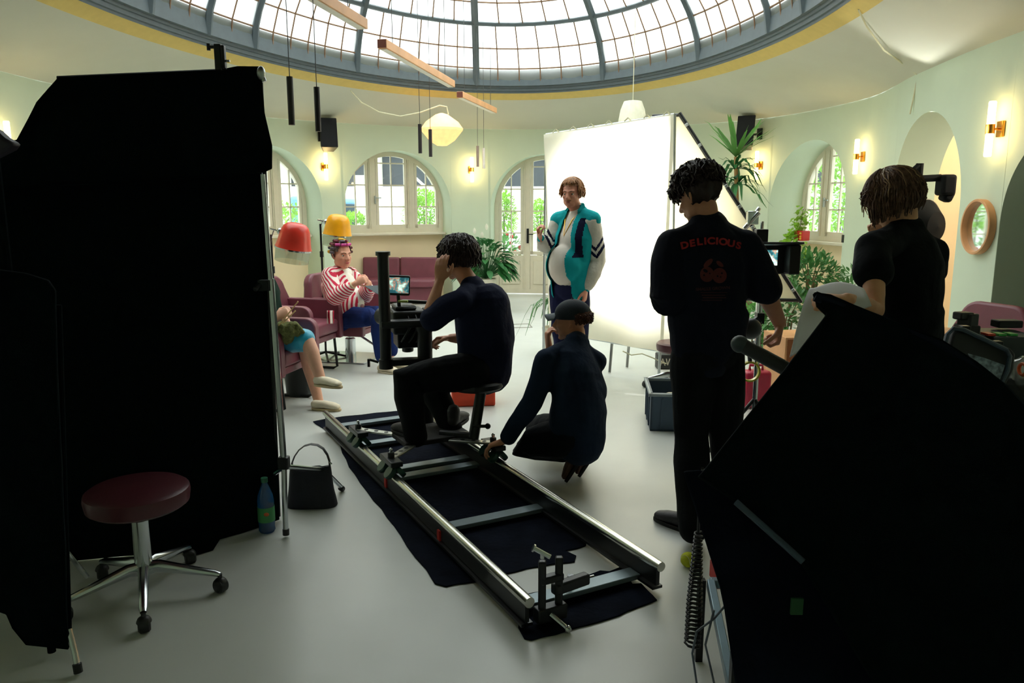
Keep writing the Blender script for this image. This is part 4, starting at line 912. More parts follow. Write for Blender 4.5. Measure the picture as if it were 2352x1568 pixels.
# ------------------------------------------------------------------ things standing about
def rbox(name, c, sz, m, label, cat, yaw=0, bev=.015):
    o = thing(name, (c[0], c[1], 0), label, cat); mb = MB(); mb.box((c[0], c[1], sz[2] / 2), sz, rotz(yaw)); mb.build('body', m, o, bevel=bev, seg=3); return o
q = Z(1084, 934); o = rbox('orange_case', (q.x, q.y + .13, 0), (.35, .25, .24), mat('orange_plastic', (222, 66, 22), .5), 'bright orange plastic case on the floor behind the dolly seat', 'case', .12)
mb = MB(); mb.box((q.x, q.y + .13, .245), (.36, .26, .014), rotz(.12)); mb.build('lid', mat('orange_plastic', (0, 0, 0)), o, bevel=.006)
def euro_crate(c, w_, d_, h_, yaw, m, label, name='storage_crate'):
    o = thing(name, (c[0], c[1], 0), label, 'crate'); R = rotz(yaw); P_ = lambda x, y, z: Vector((c[0], c[1], 0)) + R @ Vector((x, y, z)); t = .012
    mb = MB(); mb.box(P_(0, 0, t / 2), (w_, d_, t), R)
    for s in (-1, 1): mb.box(P_(s * (w_ / 2 - t / 2), 0, h_ / 2), (t, d_, h_), R); mb.box(P_(0, s * (d_ / 2 - t / 2), h_ / 2), (w_, t, h_), R)
    mb.build('box', m, o, bevel=.004)
    mb = MB()
    for s in (-1, 1): mb.box(P_(s * w_ / 2, 0, h_ - .012), (.03, d_ + .03, .022), R); mb.box(P_(0, s * d_ / 2, h_ - .012), (w_ + .03, .03, .022), R)
    mb.build('rim', mat('crate_rim', (150, 160, 164), .5), o, bevel=.005)
    for s in (-1, 1):
        for k in (-1, 0, 1):
            mb = MB(); mb.box(P_(s * (w_ / 2 + .004), k * d_ * .3, h_ * .45), (.01, .014, h_ * .8), R); mb.build('rib', m, o)
            mb = MB(); mb.box(P_(k * w_ * .3, s * (d_ / 2 + .004), h_ * .45), (.014, .01, h_ * .8), R); mb.build('rib', m, o)
    return o, P_
bc, P_ = euro_crate((Z(1560, 992).x + .02, 5.55, 0), .4, .5, .28, -.1, mat('grey_blue_crate', (58, 78, 98), .5), 'grey-blue open storage crate on the floor left of the man with the lettered shirt')
mb = MB()
for k in range(4): mb.ball(P_(-.1 + .06 * k, -.1 + .04 * (k % 2), .2), (.06, .07, .04), n=10, m=6)
tag(mb.build('folded_cloth', mat('white_muslin', (0, 0, 0))), 'pale cloth lying in the grey-blue storage crate', 'cloth')
q = A(1525, 832, 6.8); o = thing('power_box', (q.x, 6.8, q.z - .08), 'small black box with pale lettering on the floor by the white cloth', 'power box')
qz = Z(1525, 850); mb = MB(); o.location = (qz.x + .02, qz.y + .1, 0); mb.box((qz.x + .02, qz.y + .1, .075), (.16, .14, .15)); mb.build('body', M['blackp'], o, bevel=.01)
mb = MB()
for a_, b_ in (((-.03, .04), (-.01, .11)), ((-.01, .11), (.015, .04)), ((-.02, .065), (.005, .065)), ((.025, .11), (.04, .045)), ((.04, .045), (.06, .11))):
    mb.beam((qz.x + .0 + a_[0], qz.y + .028, a_[1]), (qz.x + .0 + b_[0], qz.y + .028, b_[1]), .008, .004, up=(0, 1, 0))
mb.build('letter', mat('pale_label', (0, 0, 0)), o)
# salon stool whose seat edge shows beside the standing man
def stool(c, h, label, yaw=0.0, seatr=.2, R_=.29, tilt=0.0):
    o = thing('salon_stool', (c[0], c[1], 0), label, 'stool', 'round salon stools'); c = Vector((c[0], c[1], 0))
    mb = MB(); Rt = Matrix.Rotation(tilt, 3, 'Y'); mb.lathe([(.001, -.085), (seatr * .86, -.085), (seatr * .97, -.07), (seatr * 1.0, -.035), (seatr * .985, -.012), (seatr * .9, 0), (.001, .006)], c + Vector((0, 0, h)), Rt, 40); mb.build('seat', mat('dark_red_leather', (84, 36, 46), .38, var=.06, bump=.06, bscale=150), o)
    mb = MB(); mb.lathe([(.001, .1), (.034, .1), (.034, h - .14), (.028, h - .14), (.028, h - .09), (.001, h - .09)], c, n=20); mb.build('gas_column', M['chrome'], o)
    mb = MB(); mb.lathe([(.001, h - .16), (.03, h - .16), (.03, h - .13), (.001, h - .13)], c, n=20); mb.build('collar', M['blackp'], o)
    for k in range(5):
        t = yaw + k * 2 * PI / 5; d = Vector((math.cos(t), math.sin(t), 0)); mb = MB()
        mb.tube([c + d * .02 + UPZ * .125, c + d * .06 + UPZ * .13, c + d * (R_ - .02) + UPZ * .085, c + d * R_ + UPZ * .078], [(.024, .03), (.022, .026), (.016, .013), (.012, .01)], 10); mb.build('leg', M['chrome'], o)
        w_ = c + d * R_; cs = MB(); sd = Vector((-d.y, d.x, 0)); sd = (sd + d * math.sin(k * 2.3)).normalized(); Rw = frame(sd) @ Matrix.Rotation(-PI / 2, 3, 'X')
        cs.lathe([(.001, -.022), (.024, -.022), (.03, -.016), (.03, .016), (.024, .022), (.001, .022)], w_ + UPZ * .03, Rw, 18); cs.tube([w_ + UPZ * .05, w_ + UPZ * .08], .009); cs.ball(w_ + UPZ * .04, (.028, .028, .026), n=12, m=6, z0=.0); cs.build('caster', M['blackp'], o)
    return o
stool((-1.52, 2.96), .475, 'dark red round stool on chrome casters in front of the big black flag', math.radians(-66), .2, .3)
o = stool((A(1556, 775, 6.55).x, 6.6), .42, 'round stool half hidden behind the legs of the man with the lettered shirt', .4, .17, .25)
# bottle
bp = Z(614, 1220); o = thing('water_bottle', bp, 'clear plastic bottle with a green label standing by the black flag', 'bottle')
pet = glassy('pet_bottle', (90, 150, 190), .55, (120, 180, 210), .1, .05)
mb = MB(); mb.lathe([(.001, .002), (.034, .002), (.04, .012), (.038, .03), (.04, .05), (.04, .16), (.036, .19), (.02, .235), (.014, .25), (.014, .262), (.001, .262)], bp, n=24); mb.build('body', pet, o)
mb = MB(); mb.lathe([(.0405, .06), (.0412, .06), (.0412, .135), (.0405, .135)], bp, n=24, cap=False); mb.build('label_wrap', mat('green_label', (70, 150, 90), .5), o)
mb = MB(); mb.lathe([(.001, .258), (.0165, .258), (.0165, .28), (.001, .28)], bp); mb.build('cap', mat('green_cap', (40, 110, 80), .5), o)
mb = MB(); d = Vector((-bp.x, -bp.y, 0)).normalized(); mb.ball(bp + d * .041 + UPZ * .105, (.014, .006, .01), n=10, m=6); mb.build('label_fruit', mat('orange_print', (220, 110, 60), .5), o)
# light stand carrying the big flag
P0 = Z(657, 1228); top_ = A(603, 400, 3.55)
o = thing('light_stand', P0, 'chrome light stand at the right edge of the big black flag', 'stand')
j = A(652, 1062, 3.55)
mb = MB(); mb.tube([top_, A(640, 900, 3.55)], .011); mb.tube([A(622, 640, 3.55), j], .015); mb.build('pole', M['chrome'], o)
mb = MB(); mb.box(A(608, 655, 3.55), (.05, .05, .05)); mb.tube([A(600, 650, 3.54), A(585, 665, 3.5)], .012); mb.build('clamp', M['blackm'], o, bevel=.006)
mb = MB(); mb.box(j, (.05, .05, .06)); mb.build('collar', M['blackm'], o, bevel=.006)
for px, py in ((657, 1228), (787, 1122)):
    f = Z(px, py, .012); mb = MB(); kn = Vector((j.x * .7 + f.x * .3 + (.02 if px > 700 else 0), (j.y + f.y) / 2, .3)); mb.tube([j - UPZ * .02, Vector((j.x * .35 + f.x * .65, j.y * .35 + f.y * .65, .2)), f], .013); lg = mb.build('leg', M['chrome'], o)
    mb = MB(); mb.tube([f, f + (j - f).normalized() * .03], .016); mb.build('rubber_foot', M['blackp'], lg)
f = Vector((j.x - .35, j.y + .35, .012)); mb = MB(); mb.tube([j - UPZ * .02, f.lerp(j, .35) + UPZ * .03, f], .013); mb.build('leg', M['chrome'], o)
# sandbag bag
c = Z(712, 1166); c = Vector((c.x + .0, c.y + .04, 0)); o = thing('black_bag', c, 'small black cloth bag with a looped handle hanging over the stand leg', 'bag')
mb = MB()
def bagf(u, v):
    a = u * 2 * PI; wx = .125 * (1 - .12 * v + .1 * (1 - v) ** 3); wy = .055 * (1 - v) ** .5 + .012
    return c + Vector((wx * math.copysign(abs(math.cos(a)) ** .7, math.cos(a)), wy * math.copysign(abs(math.sin(a)) ** .7, math.sin(a)), .003 + .21 * v + .012 * noise.noise(Vector((math.cos(a) * 2, math.sin(a) * 2, v * 3))) * (v > 0) + .012 * math.cos(a) * v))
mb.grid(bagf, 40, 12); mb.add([bagf(k / 40, 1) for k in range(40)], [tuple(range(40))]); mb.add([bagf(k / 40, 0) for k in range(40)], [tuple(range(39, -1, -1))]); mb.build('body', mat('bag_nylon', (20, 22, 34), .7, var=.2, bump=.4, bscale=30), o, smooth=60, weld=True)
mb = MB(); mb.tube([c + Vector((x, 0, z)) for x, z in ((-.1, .2), (-.095, .24), (-.08, .275), (-.055, .31), (-.025, .333), (.01, .343), (.045, .338), (.075, .318), (.095, .285), (.105, .25), (.106, .21))], [(.016, .004)] * 11, 8); mb.build('handle', M['blackp'], o)
mb = MB(); mb.box(c + Vector((.0, -.034, .165)), (.05, .003, .01)); mb.build('tag', mat('pale_label', (0, 0, 0)), o)
mb = MB(); mb.tube([c + Vector((.105, 0, .22)), c + Vector((.105, -.01, .25)), c + Vector((.12, -.01, .235))], .004, 6); mb.build('ring', M['chrome'], o)
# tennis ball
q = Z(1580, 1301); mb = MB(); mb.ball((q.x, q.y, .034), .034, n=28, m=20); o = thing('tennis_ball', (q.x, q.y, 0), 'yellow-green tennis ball on the floor beside the coiled cable', 'ball'); mb.build('felt', mat('ball_felt', (200, 206, 40), .9, var=.1, scale=60, bump=.4, bscale=500), o)
mb = MB(); pts = []
for k in range(41):
    t = k / 40 * 2 * PI; v = Vector((math.cos(t) + .25 * math.cos(3 * t), math.sin(t) - .25 * math.sin(3 * t), .9 * math.sin(2 * t))).normalized() * .0342; pts.append(Vector((q.x, q.y, .034)) + v)
mb.tube(pts, .0013, 5, False); mb.build('seam', mat('seam_white', (226, 230, 190), .8), o)
# ------------------------------------------------------------------ big black flags
def flagcloth(pts3, label, name, th=.012, parent=None, res=3, amp=.01):
    out = []
    for i in range(len(pts3)):
        a, b = pts3[i], pts3[(i + 1) % len(pts3)]; k = max(1, int((b - a).length / .08))
        for j in range(k): p = a.lerp(b, j / k); out.append(p + (UPZ * noise.noise(p * 7) + Vector((noise.noise(p * 7 + UPZ * 9), 0, 0))) * amp)
    mb = MB(); mb.poly3(out, th); o = mb.build(name, M['black'], parent, bevel=.004)
    if parent is None: tag(o, label, 'flag')
    return o
def curvy(pts, Y0, Y1=None):
    return [A(x, y, Y) for x, y, Y in pts]
o = thing('black_flag', Vector((-1.6, 3.4, 0)), 'huge black cloth flag filling the left side, its upper part folded back', 'flag')
lo_ = [(-200, 330, 3.32), (60, 310, 3.4), (600, 395, 3.62), (622, 700, 3.62), (640, 900, 3.62), (640, 1195, 3.62)]
lo_ = [(-260, 330, 3.3), (60, 330, 3.45), (600, 380, 3.74), (622, 700, 3.74), (636, 960, 3.74), (642, 1193, 3.72)]
def bottom(px, py): p = Z(px, py, .004); return p
main = [A(x, y, Y) for x, y, Y in lo_] + [bottom(*q) for q in ((600, 1208), (560, 1222), (505, 1238), (490, 1262), (430, 1280), (415, 1262), (330, 1272), (190, 1285), (0, 1300), (-300, 1330))]
flagcloth(main, '', 'lower_cloth', .015, o, amp=.004)
upc = [A(x, y, Y) for x, y, Y in ((135, 177, 3.45), (500, 160, 3.6), (545, 152, 3.62), (598, 153, 3.64), (608, 260, 3.62), (626, 335, 3.62), (625, 388, 3.62), (605, 397, 3.62), (300, 420, 3.5), (-300, 440, 3.1), (-300, 330, 3.1), (38, 322, 3.25), (85, 235, 3.3))]
flagcloth(upc, '', 'folded_cloth', .02, o, amp=.003)
mb = MB(); mb.tube([A(132, 181, 3.48), A(598, 160, 3.68)], .012); mb.tube([A(598, 160, 3.68), A(640, 1185, 3.74)], .01); mb.build('frame_pipe', M['blackm'], o)
o = thing('super_clamp', A(500, 160, 3.5), 'black grip clamp with a T-handle on top of the big black flag', 'clamp')
mb = MB(); q = A(502, 132, 3.5); mb.box(q, (.03, .03, .11)); mb.box(q + Vector((.022, 0, .0)), (.016, .03, .1)); mb.build('body', M['blackm'], o, bevel=.005)
mb = MB(); q2 = A(495, 108, 3.5); mb.tube([q2 + Vector((-.025, 0, 0)), q2 + Vector((.03, 0, 0))], .007); mb.tube([q2 + Vector((-.03, 0, -.014)), q2 + Vector((-.03, 0, .014))], .008); mb.build('handle', M['blackm'], o)
mb = MB(); q3 = A(512, 140, 3.5); mb.tube([q3, q3 + Vector((.03, 0, 0))], .005); mb.build('screw', M['chrome'], o)
mb = MB(); q = A(600, 168, 3.48); mb.ball(q, (.018, .02, .03)); mb.tube([q, q + Vector((.012, 0, -.035))], .01); tag(mb.build('spring_clip', M['alu']), 'small chrome clip at the top right corner of the big black flag', 'clip')
# nearer black cloth at the left edge
o = thing('black_curtain', Vector((-1.6, 2.35, 0)), 'nearer black cloth on a stand along the left edge of the picture', 'flag')
nc = [A(x, y, Y) for x, y, Y in ((-60, 612, 2.35), (60, 628, 2.4), (112, 645, 2.42), (128, 668, 2.42), (134, 900, 2.42), (150, 1250, 2.44), (158, 1490, 2.46), (60, 1478, 2.43), (28, 1440, 2.41), (15, 1408, 2.4), (-20, 1395, 2.38), (-60, 1390, 2.36))]
flagcloth(nc, '', 'cloth', .02, o, amp=.004)
f = Z(180, 1544, .01); mb = MB(); mb.tube([A(158, 1445, 2.47), A(172, 1500, 2.44), f], .011); lg = mb.build('leg', M['chrome'], o)
mb = MB(); mb.tube([f, f + Vector((-.005, .005, .03))], .015); mb.build('rubber_foot', M['blackp'], lg)
mb = MB(); mb.tube([A(135, 700, 2.5), A(158, 1450, 2.5)], .01); mb.build('pole', M['black'], o)
b_ = A(155, 1270, 2.6); mb = MB(); mb.tube([A(152, 1265, 2.9), A(200, 1325, 2.95)], .01); mb.build('leg', M['chrome'], o)
o = thing('lamp_hood', A(-20, 330, 2.3), 'edge of a dark curved lamp hood in the upper left corner', 'lamp')
mb = MB(); mb.poly3([A(-40, 280, 2.5), A(0, 300, 2.5), A(20, 318, 2.5), A(42, 330, 2.5), A(30, 345, 2.5), A(-40, 380, 2.5)], .05); mb.build('hood', mat('purple_black', (24, 14, 34), .6), o, bevel=.01)
mb = MB(); mb.tube([A(-15, 330, 2.52), (A(-15, 330, 2.52).x, 2.52, .02)], .014); mb.build('pole', M['black'], o)
# right-hand foreground flag
o = thing('tilted_flag', Vector((.85, 1.7, 0)), 'large tilted black flag filling the lower right corner', 'flag')
rt = [A(x, y, Y) for x, y, Y in ((1868, 672, 2.0), (1905, 678, 2.0), (1960, 702, 1.98), (2060, 742, 1.95), (2160, 782, 1.92), (2240, 832, 1.9), (2300, 880, 1.88), (2360, 945, 1.86), (2420, 1020, 1.84), (2420, 1640, 1.5), (2050, 1640, 1.5), (1840, 1290, 1.62), (1700, 1160, 1.7), (1603, 1095, 1.75), (1618, 1078, 1.76), (1700, 975, 1.82), (1800, 850, 1.9), (1898, 722, 1.98), (1880, 700, 2.0))]
flagcloth(rt, '', 'cloth', .02, o, amp=.001)
mb = MB(); mb.tube([A(x, y, Y) for x, y, Y in ((1872, 680, 2.0), (1960, 712, 1.98), (2060, 752, 1.95), (2160, 793, 1.92), (2240, 843, 1.9), (2300, 890, 1.88), (2370, 965, 1.86))], .014); mb.build('padded_edge', mat('navy_edge', (14, 20, 34), .8, spec=.1), o)
mb = MB(); a, b = A(1704, 792, 2.05), A(1830, 860, 1.98); mb.tube([a, b, b + (b - a) * .8], .02, 16); mb.build('frame_pipe', M['blackm'], o)
mb = MB(); mb.ball(A(1699, 790, 2.05), .024); mb.build('end_knob', mat('grey_rubber', (52, 66, 72), .5), o)
mb = MB(); a, b = A(1690, 1152, 1.66), A(1845, 1290, 1.56); mb.tube([a, b], .0075, 14); mb.build('chrome_pipe', mat('dull_pipe', (70, 84, 100), .4, .8), o)
lw = [A(x, y, Y) for x, y, Y in ((1570, 1082, 1.85), (1605, 1080, 1.84), (1720, 1110, 1.8), (1880, 1230, 1.76), (2110, 1600, 1.66), (2110, 1660, 1.64), (1704, 1660, 1.65), (1690, 1568, 1.66), (1664, 1400, 1.7), (1653, 1345, 1.72), (1630, 1273, 1.76), (1603, 1194, 1.8), (1577, 1110, 1.84))]
hc_ = flagcloth(lw, '', 'hanging_cloth', .012, o, amp=.004); hc_.data.materials[0] = mat('navy_black_cloth', (18, 22, 34), .95, var=.3, scale=9, spec=.05, bump=.4, bscale=18)
mb = MB(); mb.tube([(A(2050, 1500, 1.62).x, 1.95, .02), (A(2050, 1500, 1.62).x, 1.95, 1.1)], .016); mb.build('pole', M['blackm'], o)
mb = MB(); q = A(1830, 1392, 1.64); mb.box(q, (.028, .006, .04)); tag(mb.build('green_tape', mat('green_tape', (16, 72, 34), .7)), 'piece of dark green tape on the hanging black cloth', 'tape')
# coiled cable hanging beside the flag
mb = MB(); pts = []; a, b = A(1604, 1222, 2.45), A(1590, 1480, 2.25); n_ = 27
for k in range(n_ * 8 + 1):
    t = k / (n_ * 8); q = a.lerp(b, t); r_ = .012 + .012 * min(1, t * 1.6); ang = k / 8 * 2 * PI; pts.append(q + Vector((math.cos(ang) * r_, math.sin(ang) * r_, 0)))
mb.tube(pts, .0042, 6); cco = mb.build('coil', M['blackp']); cco.name = 'coiled_cable'; tag(cco, 'black coiled cable hanging beside the tennis ball', 'cable')
mb = MB(); mb.tube([A(1614, 1075, 2.2), A(1606, 1150, 2.42), a], .005, 6); mb.build('plug_lead', M['blackp'], cco)
# low cart behind the flag
o = thing('equipment_cart', (A(1660, 1450, 2.15).x + .2, 2.3, 0), 'low metal equipment cart half hidden behind the hanging black cloth', 'cart')
mb = MB(); mb.beam(A(1632, 1338, 2.45), A(1690, 1620, 1.95), .026, .035); mb.beam(A(1632, 1338, 2.45), A(1760, 1338, 2.45), .03, .03); mb.build('rail', mat('grey_alloy', (120, 140, 150), .4, .7), o, bevel=.003)
for px, py, Y in ((1612, 1330, 2.5), (1690, 1500, 2.0)):
    q = A(px, py, Y); mb = MB(); mb.beam((q.x, q.y, .0), (q.x, q.y, q.z), .025, .025, up=(0, 1, 0)); mb.build('leg', M['blackm'], o)
q = A(1680, 1340, 2.5); mb = MB(); mb.box((q.x + .3, 2.25, .12), (.55, .55, .22)); mb.build('case_body', M['blackp'], o, bevel=.02)
mb = MB(); mb.box(A(1645, 1318, 2.5), (.02, .1, .06)); mb.build('red_strip', mat('red_plastic', (0, 0, 0)), o)
for pts in (((1668, 1388), (1640, 1420), (1600, 1450), (1590, 1500), (1600, 1568)), ((1640, 1400), (1620, 1480), (1640, 1568))):
    mb = MB(); mb.tube([A(x, y, 2.12) for x, y in pts], .0035, 6); tag(mb.build('thin_cable', mat('grey_lead', (96, 104, 120), .5)), 'thin grey lead hanging from the cart, ' + ('looping out to the left' if len(pts) == 5 else 'the shorter one nearer the cart'), 'cable')
# ------------------------------------------------------------------ equipment table at the right edge
tz = .88
o = thing('equipment_table', (1.9, 2.75, 0), 'dark equipment table at the right edge behind the tilted flag', 'table')
mb = MB(); mb.box((2.05, 2.9, tz - .02), (1.25, .8, .04)); mb.build('tabletop', M['blackp'], o, bevel=.005)
for x in (1.5, 2.6):
    for y in (2.56, 3.24): mb = MB(); mb.beam((x, y, 0), (x, y, tz - .04), .035, .035, up=(0, 1, 0)); mb.build('leg', M['blackm'], o)
o = thing('hard_case', A(2240, 830, 2.55), 'open black hard case with foam lining on the equipment table', 'case')
c0, c1, c2, c3 = A(2168, 800, 2.62), A(2190, 752, 2.66), A(2322, 812, 2.62), A(2300, 880, 2.58)
mb = MB(); mb.poly3([A(x, y, Y) for x, y, Y in ((2165, 815, 2.66), (2176, 768, 2.68), (2188, 752, 2.68), (2210, 755, 2.68), (2312, 802, 2.64), (2322, 815, 2.64), (2318, 850, 2.62), (2290, 905, 2.6))], .07); mb.build('lid', M['blackp'], o, bevel=.012, seg=3)
mb = MB(); mb.tube([A(x, y, Y) for x, y, Y in ((2165, 815, 2.61), (2176, 768, 2.63), (2190, 754, 2.63), (2212, 757, 2.63), (2312, 804, 2.59), (2319, 818, 2.59), (2314, 850, 2.57), (2290, 900, 2.55))], .008, 8); mb.build('seal', mat('case_seal', (50, 66, 84), .4), o)
mb = MB(); mb.poly3([A(x, y, 2.57) for x, y in ((2225, 812), (2262, 822), (2306, 838), (2292, 878), (2240, 845))], .012); mb.build('lining', mat('patterned_lining', (120, 134, 150), .6, var=.8, scale=60), o)
mb = MB(); mb.box((A(2250, 860, 2.85).x, 2.85, tz + .05), (.42, .3, .1)); mb.build('shell', M['blackp'], o, bevel=.02)
for k, (x, y) in enumerate(((2215, 765), (2290, 800))):
    mb = MB(); q = A(x, y - 8, 2.68); mb.box(q, (.03, .03, .03)); mb.build('latch', M['blackm'], o, bevel=.004)
o = thing('camera_rig', (A(2225, 740, 3.0).x, 3.0, tz), 'dark camera accessory standing on the equipment table before the far right chair', 'camera accessory')
mb = MB(); q = A(2222, 745, 3.0); mb.box(q, (.05, .06, .09), rotz(.4)); mb.box(q + Vector((-.02, 0, .035)), (.06, .05, .03), rotz(.2)); mb.box((q.x, q.y, (q.z + tz) / 2), (.07, .07, q.z - tz)); mb.build('body', M['blackp'], o, bevel=.006)
o = thing('audio_mixer', (A(2300, 760, 3.0).x, 3.05, tz), 'low dark device with red and green marks behind the open case', 'mixer')
mb = MB(); q = A(2300, 760, 3.05); mb.box((q.x, 3.05, (q.z + tz) / 2 - .005), (.2, .24, q.z - tz)); mb.build('body', mat('device_grey', (40, 48, 54), .5), o, bevel=.01)
for x, y, c_ in ((2272, 745, (220, 60, 40)), (2296, 748, (60, 180, 80)), (2322, 750, (60, 180, 80))):
    mb = MB(); mb.box((A(x, y, 2.98).x, 2.98, q.z + .0), (.03, .05, .008)); mb.build('mark', mat('mark_%d' % c_[0], c_, .5), o)
mb = MB(); q4 = A(2320, 738, 3.1); mb.box((q4.x, 3.12, q.z + .02), (.1, .06, .03)); mb.build('module', M['blackp'], o, bevel=.005)
bag = glassy('clear_bag', (200, 206, 206), .5, (220, 224, 224), .25, .15)
q = A(2352, 850, 2.75); mb = MB(); mb.ball((q.x, q.y, tz + .09), (.07, .07, .09), n=16, m=10); b_ = remesh(mb.build('plastic_bag', bag), .012, 1, .02, 20); tag(b_, 'crumpled clear plastic bag at the right edge of the table', 'plastic bag')
mb = MB(); q = A(2349, 848, 2.62); mb.tube([q + Vector((0, .02 * math.cos(t), .02 * math.sin(t))) for t in [k * PI / 8 for k in range(17)]], .006, 6, False); tag(mb.build('orange_ring', mat('orange_rubber', (220, 96, 30), .5)), 'small orange ring beside the plastic bag', 'ring')
# ------------------------------------------------------------------ director's monitor and stand
mx = A(1745, 720, 4.3); o = thing('monitor_stand', (mx.x, mx.y, 0), 'chrome and black stand right of the man with the lettered shirt', 'stand')
mb = MB(); mb.tube([(mx.x, mx.y, .35), (mx.x, mx.y, A(1745, 640, 4.3).z)], .014); mb.build('pole', M['chrome'], o)
mb = MB(); mb.box((mx.x, mx.y, A(1745, 730, 4.3).z), (.04, .05, .06)); mb.build('collar', M['blackm'], o)
mb = MB(); mb.tube([A(1742, 736, 4.29), A(1700, 770, 4.25)], .03); mb.ball(A(1725, 755, 4.25), (.06, .05, .06)); mb.build('grip_head', M['blackm'], o)
for k in range(3):
    t = k * 2.1 + 1.0; mb = MB(); mb.tube([(mx.x, mx.y, .5), (mx.x + .38 * math.cos(t), mx.y + .38 * math.sin(t), .012)], .011); mb.build('leg', M['blackm'], o)
o = thing('field_monitor', A(1775, 635, 4.3), 'black field monitor with a sun hood and lit picture right of the lettered shirt', 'monitor')
q = A(1775, 595, 4.3)
mb = MB(); mb.box(q + Vector((.0, .04, 0)), (.26, .05, .17)); mb.box(q + Vector((.02, -.03, .085)), (.24, .12, .012), Matrix.Rotation(-.15, 3, 'X')); mb.box(q + Vector((.1, -.02, 0)), (.06, .1, .16)); mb.build('housing', M['blackp'], o, bevel=.006)
mb = MB(); q2 = A(1770, 592, 4.3); mb.box(q2 + Vector((0, .012, 0)), (.085, .004, .085)); mb.build('screen', screenmat('field_picture', 1.6), o)
mb = MB(); mb.beam(A(1790, 568, 4.3), A(1812, 568, 4.3), .012, .012); mb.build('hood_bar', M['blackm'], o)
mb = MB(); mb.box(A(1748, 545, 4.3), (.065, .05, .09)); mb.build('receiver', M['blackp'], o, bevel=.004)
mb = MB(); mb.tube([q + Vector((-.05, 0.04, -.08)), Vector((mx.x, mx.y, A(1745, 650, 4.3).z))], .018); mb.build('mount', M['blackm'], o)
mb = MB(); mb.box(A(1815, 609, 4.25), (.008, .006, .016)); mb.build('tally_light', mat('orange_tally', (230, 80, 30), .4, emis=.6), o)
tc_ = A(1722, 853, 4.1); o = thing('tape_roll', tc_ - UPZ * .06, 'ring of yellow tape hanging under the stand collar', 'tape')
mb = MB(); Rt = Matrix.Rotation(PI / 2, 3, 'X'); mb.lathe([(.047, -.012), (.057, -.012), (.057, .012), (.047, .012), (.047, -.012)], tc_, Rt, 32, cap=False); mb.build('tape', mat('yellow_tape', (196, 188, 60), .5), o)
mb = MB(); mb.tube([tc_ + UPZ * .05, A(1720, 800, 4.15)], .012); mb.build('hook', M['blackm'], o)
q = Z(1728, 930); o = rbox('red_canister', (q.x, 6.0, 0), (.22, .14, .3), mat('crimson_plastic', (178, 24, 62), .45), 'crimson fuel-style canister standing on the floor beyond the yellow tape', 'canister', .2, .03)
mb = MB(); mb.tube([(q.x - .05, 6.0, .3), (q.x - .05, 6.0, .34), (q.x + .05, 6.0, .34), (q.x + .05, 6.0, .3)], .012); mb.build('handle', mat('crimson_plastic', (0, 0, 0)), o)
# ================================================================== people
def skinmat(name, c): return mat(name, c, .55, var=.05, scale=25, bump=.06, bscale=300)
def fabric(name, c, bump=.5, var=.12): return mat(name, c, .9, var=var, scale=6, bump=bump, bscale=28, spec=.15)
def lerp3(a, b, t): return a.lerp(b, t)
def hand(mb, wr, d, n, side, curl=(.5, .5, .55, .6), tc=.4, s=1.0, spread=.06):
    # d: towards the fingers, n: the way the palm faces, side: +1 when the thumb lies along d x n
    d = Vector(d).normalized(); n = Vector(n); n = (n - d * n.dot(d)).normalized(); sd = d.cross(n) * side
    k = s
    mb.chain([wr - d * .02 * k, wr + d * .03 * k, wr + d * .065 * k, wr + d * .088 * k], [(.026 * k, .02 * k), (.036 * k, .018 * k), (.041 * k, .015 * k), (.038 * k, .012 * k)], ref=n, n=12, q=2)
    for i, (off, l) in enumerate(((.030, .9), (.010, 1.0), (-.010, .95), (-.030, .76))):
        p = wr + d * (.085 - abs(off) * .15) * k + sd * off * k; a = 0.0; pts = [p - d * .02 * k, p]; f = (d + sd * spread * off / .03).normalized(); sgn = 1
        for seg in (.043, .027, .022):
            a += curl[i] * (1.0 if seg > .04 else 1.1); v = f * math.cos(a) + n * math.sin(a); pts.append(pts[-1] + v * seg * l * k)
        mb.chain(pts, [r * k for r in (.0095, .0098, .0088, .008, .0068)], ref=sd, n=10, q=2)
    b = wr + d * .022 * k + sd * .024 * k; v1 = (d * .65 + sd * .75 + n * (.25 + .3 * tc)).normalized(); v2 = (d * (.9 - .2 * tc) + sd * .3 * (1 - tc) + n * (.2 + .7 * tc)).normalized(); v3 = (d * .8 + n * (.1 + .9 * tc) - sd * .2 * tc).normalized()
    p1 = b + v1 * .042 * k; p2 = p1 + v2 * .034 * k; p3 = p2 + v3 * .026 * k
    mb.chain([b, p1, p2, p3], [r * k for r in (.016, .0125, .0105, .0085)], ref=n, n=10, q=2)
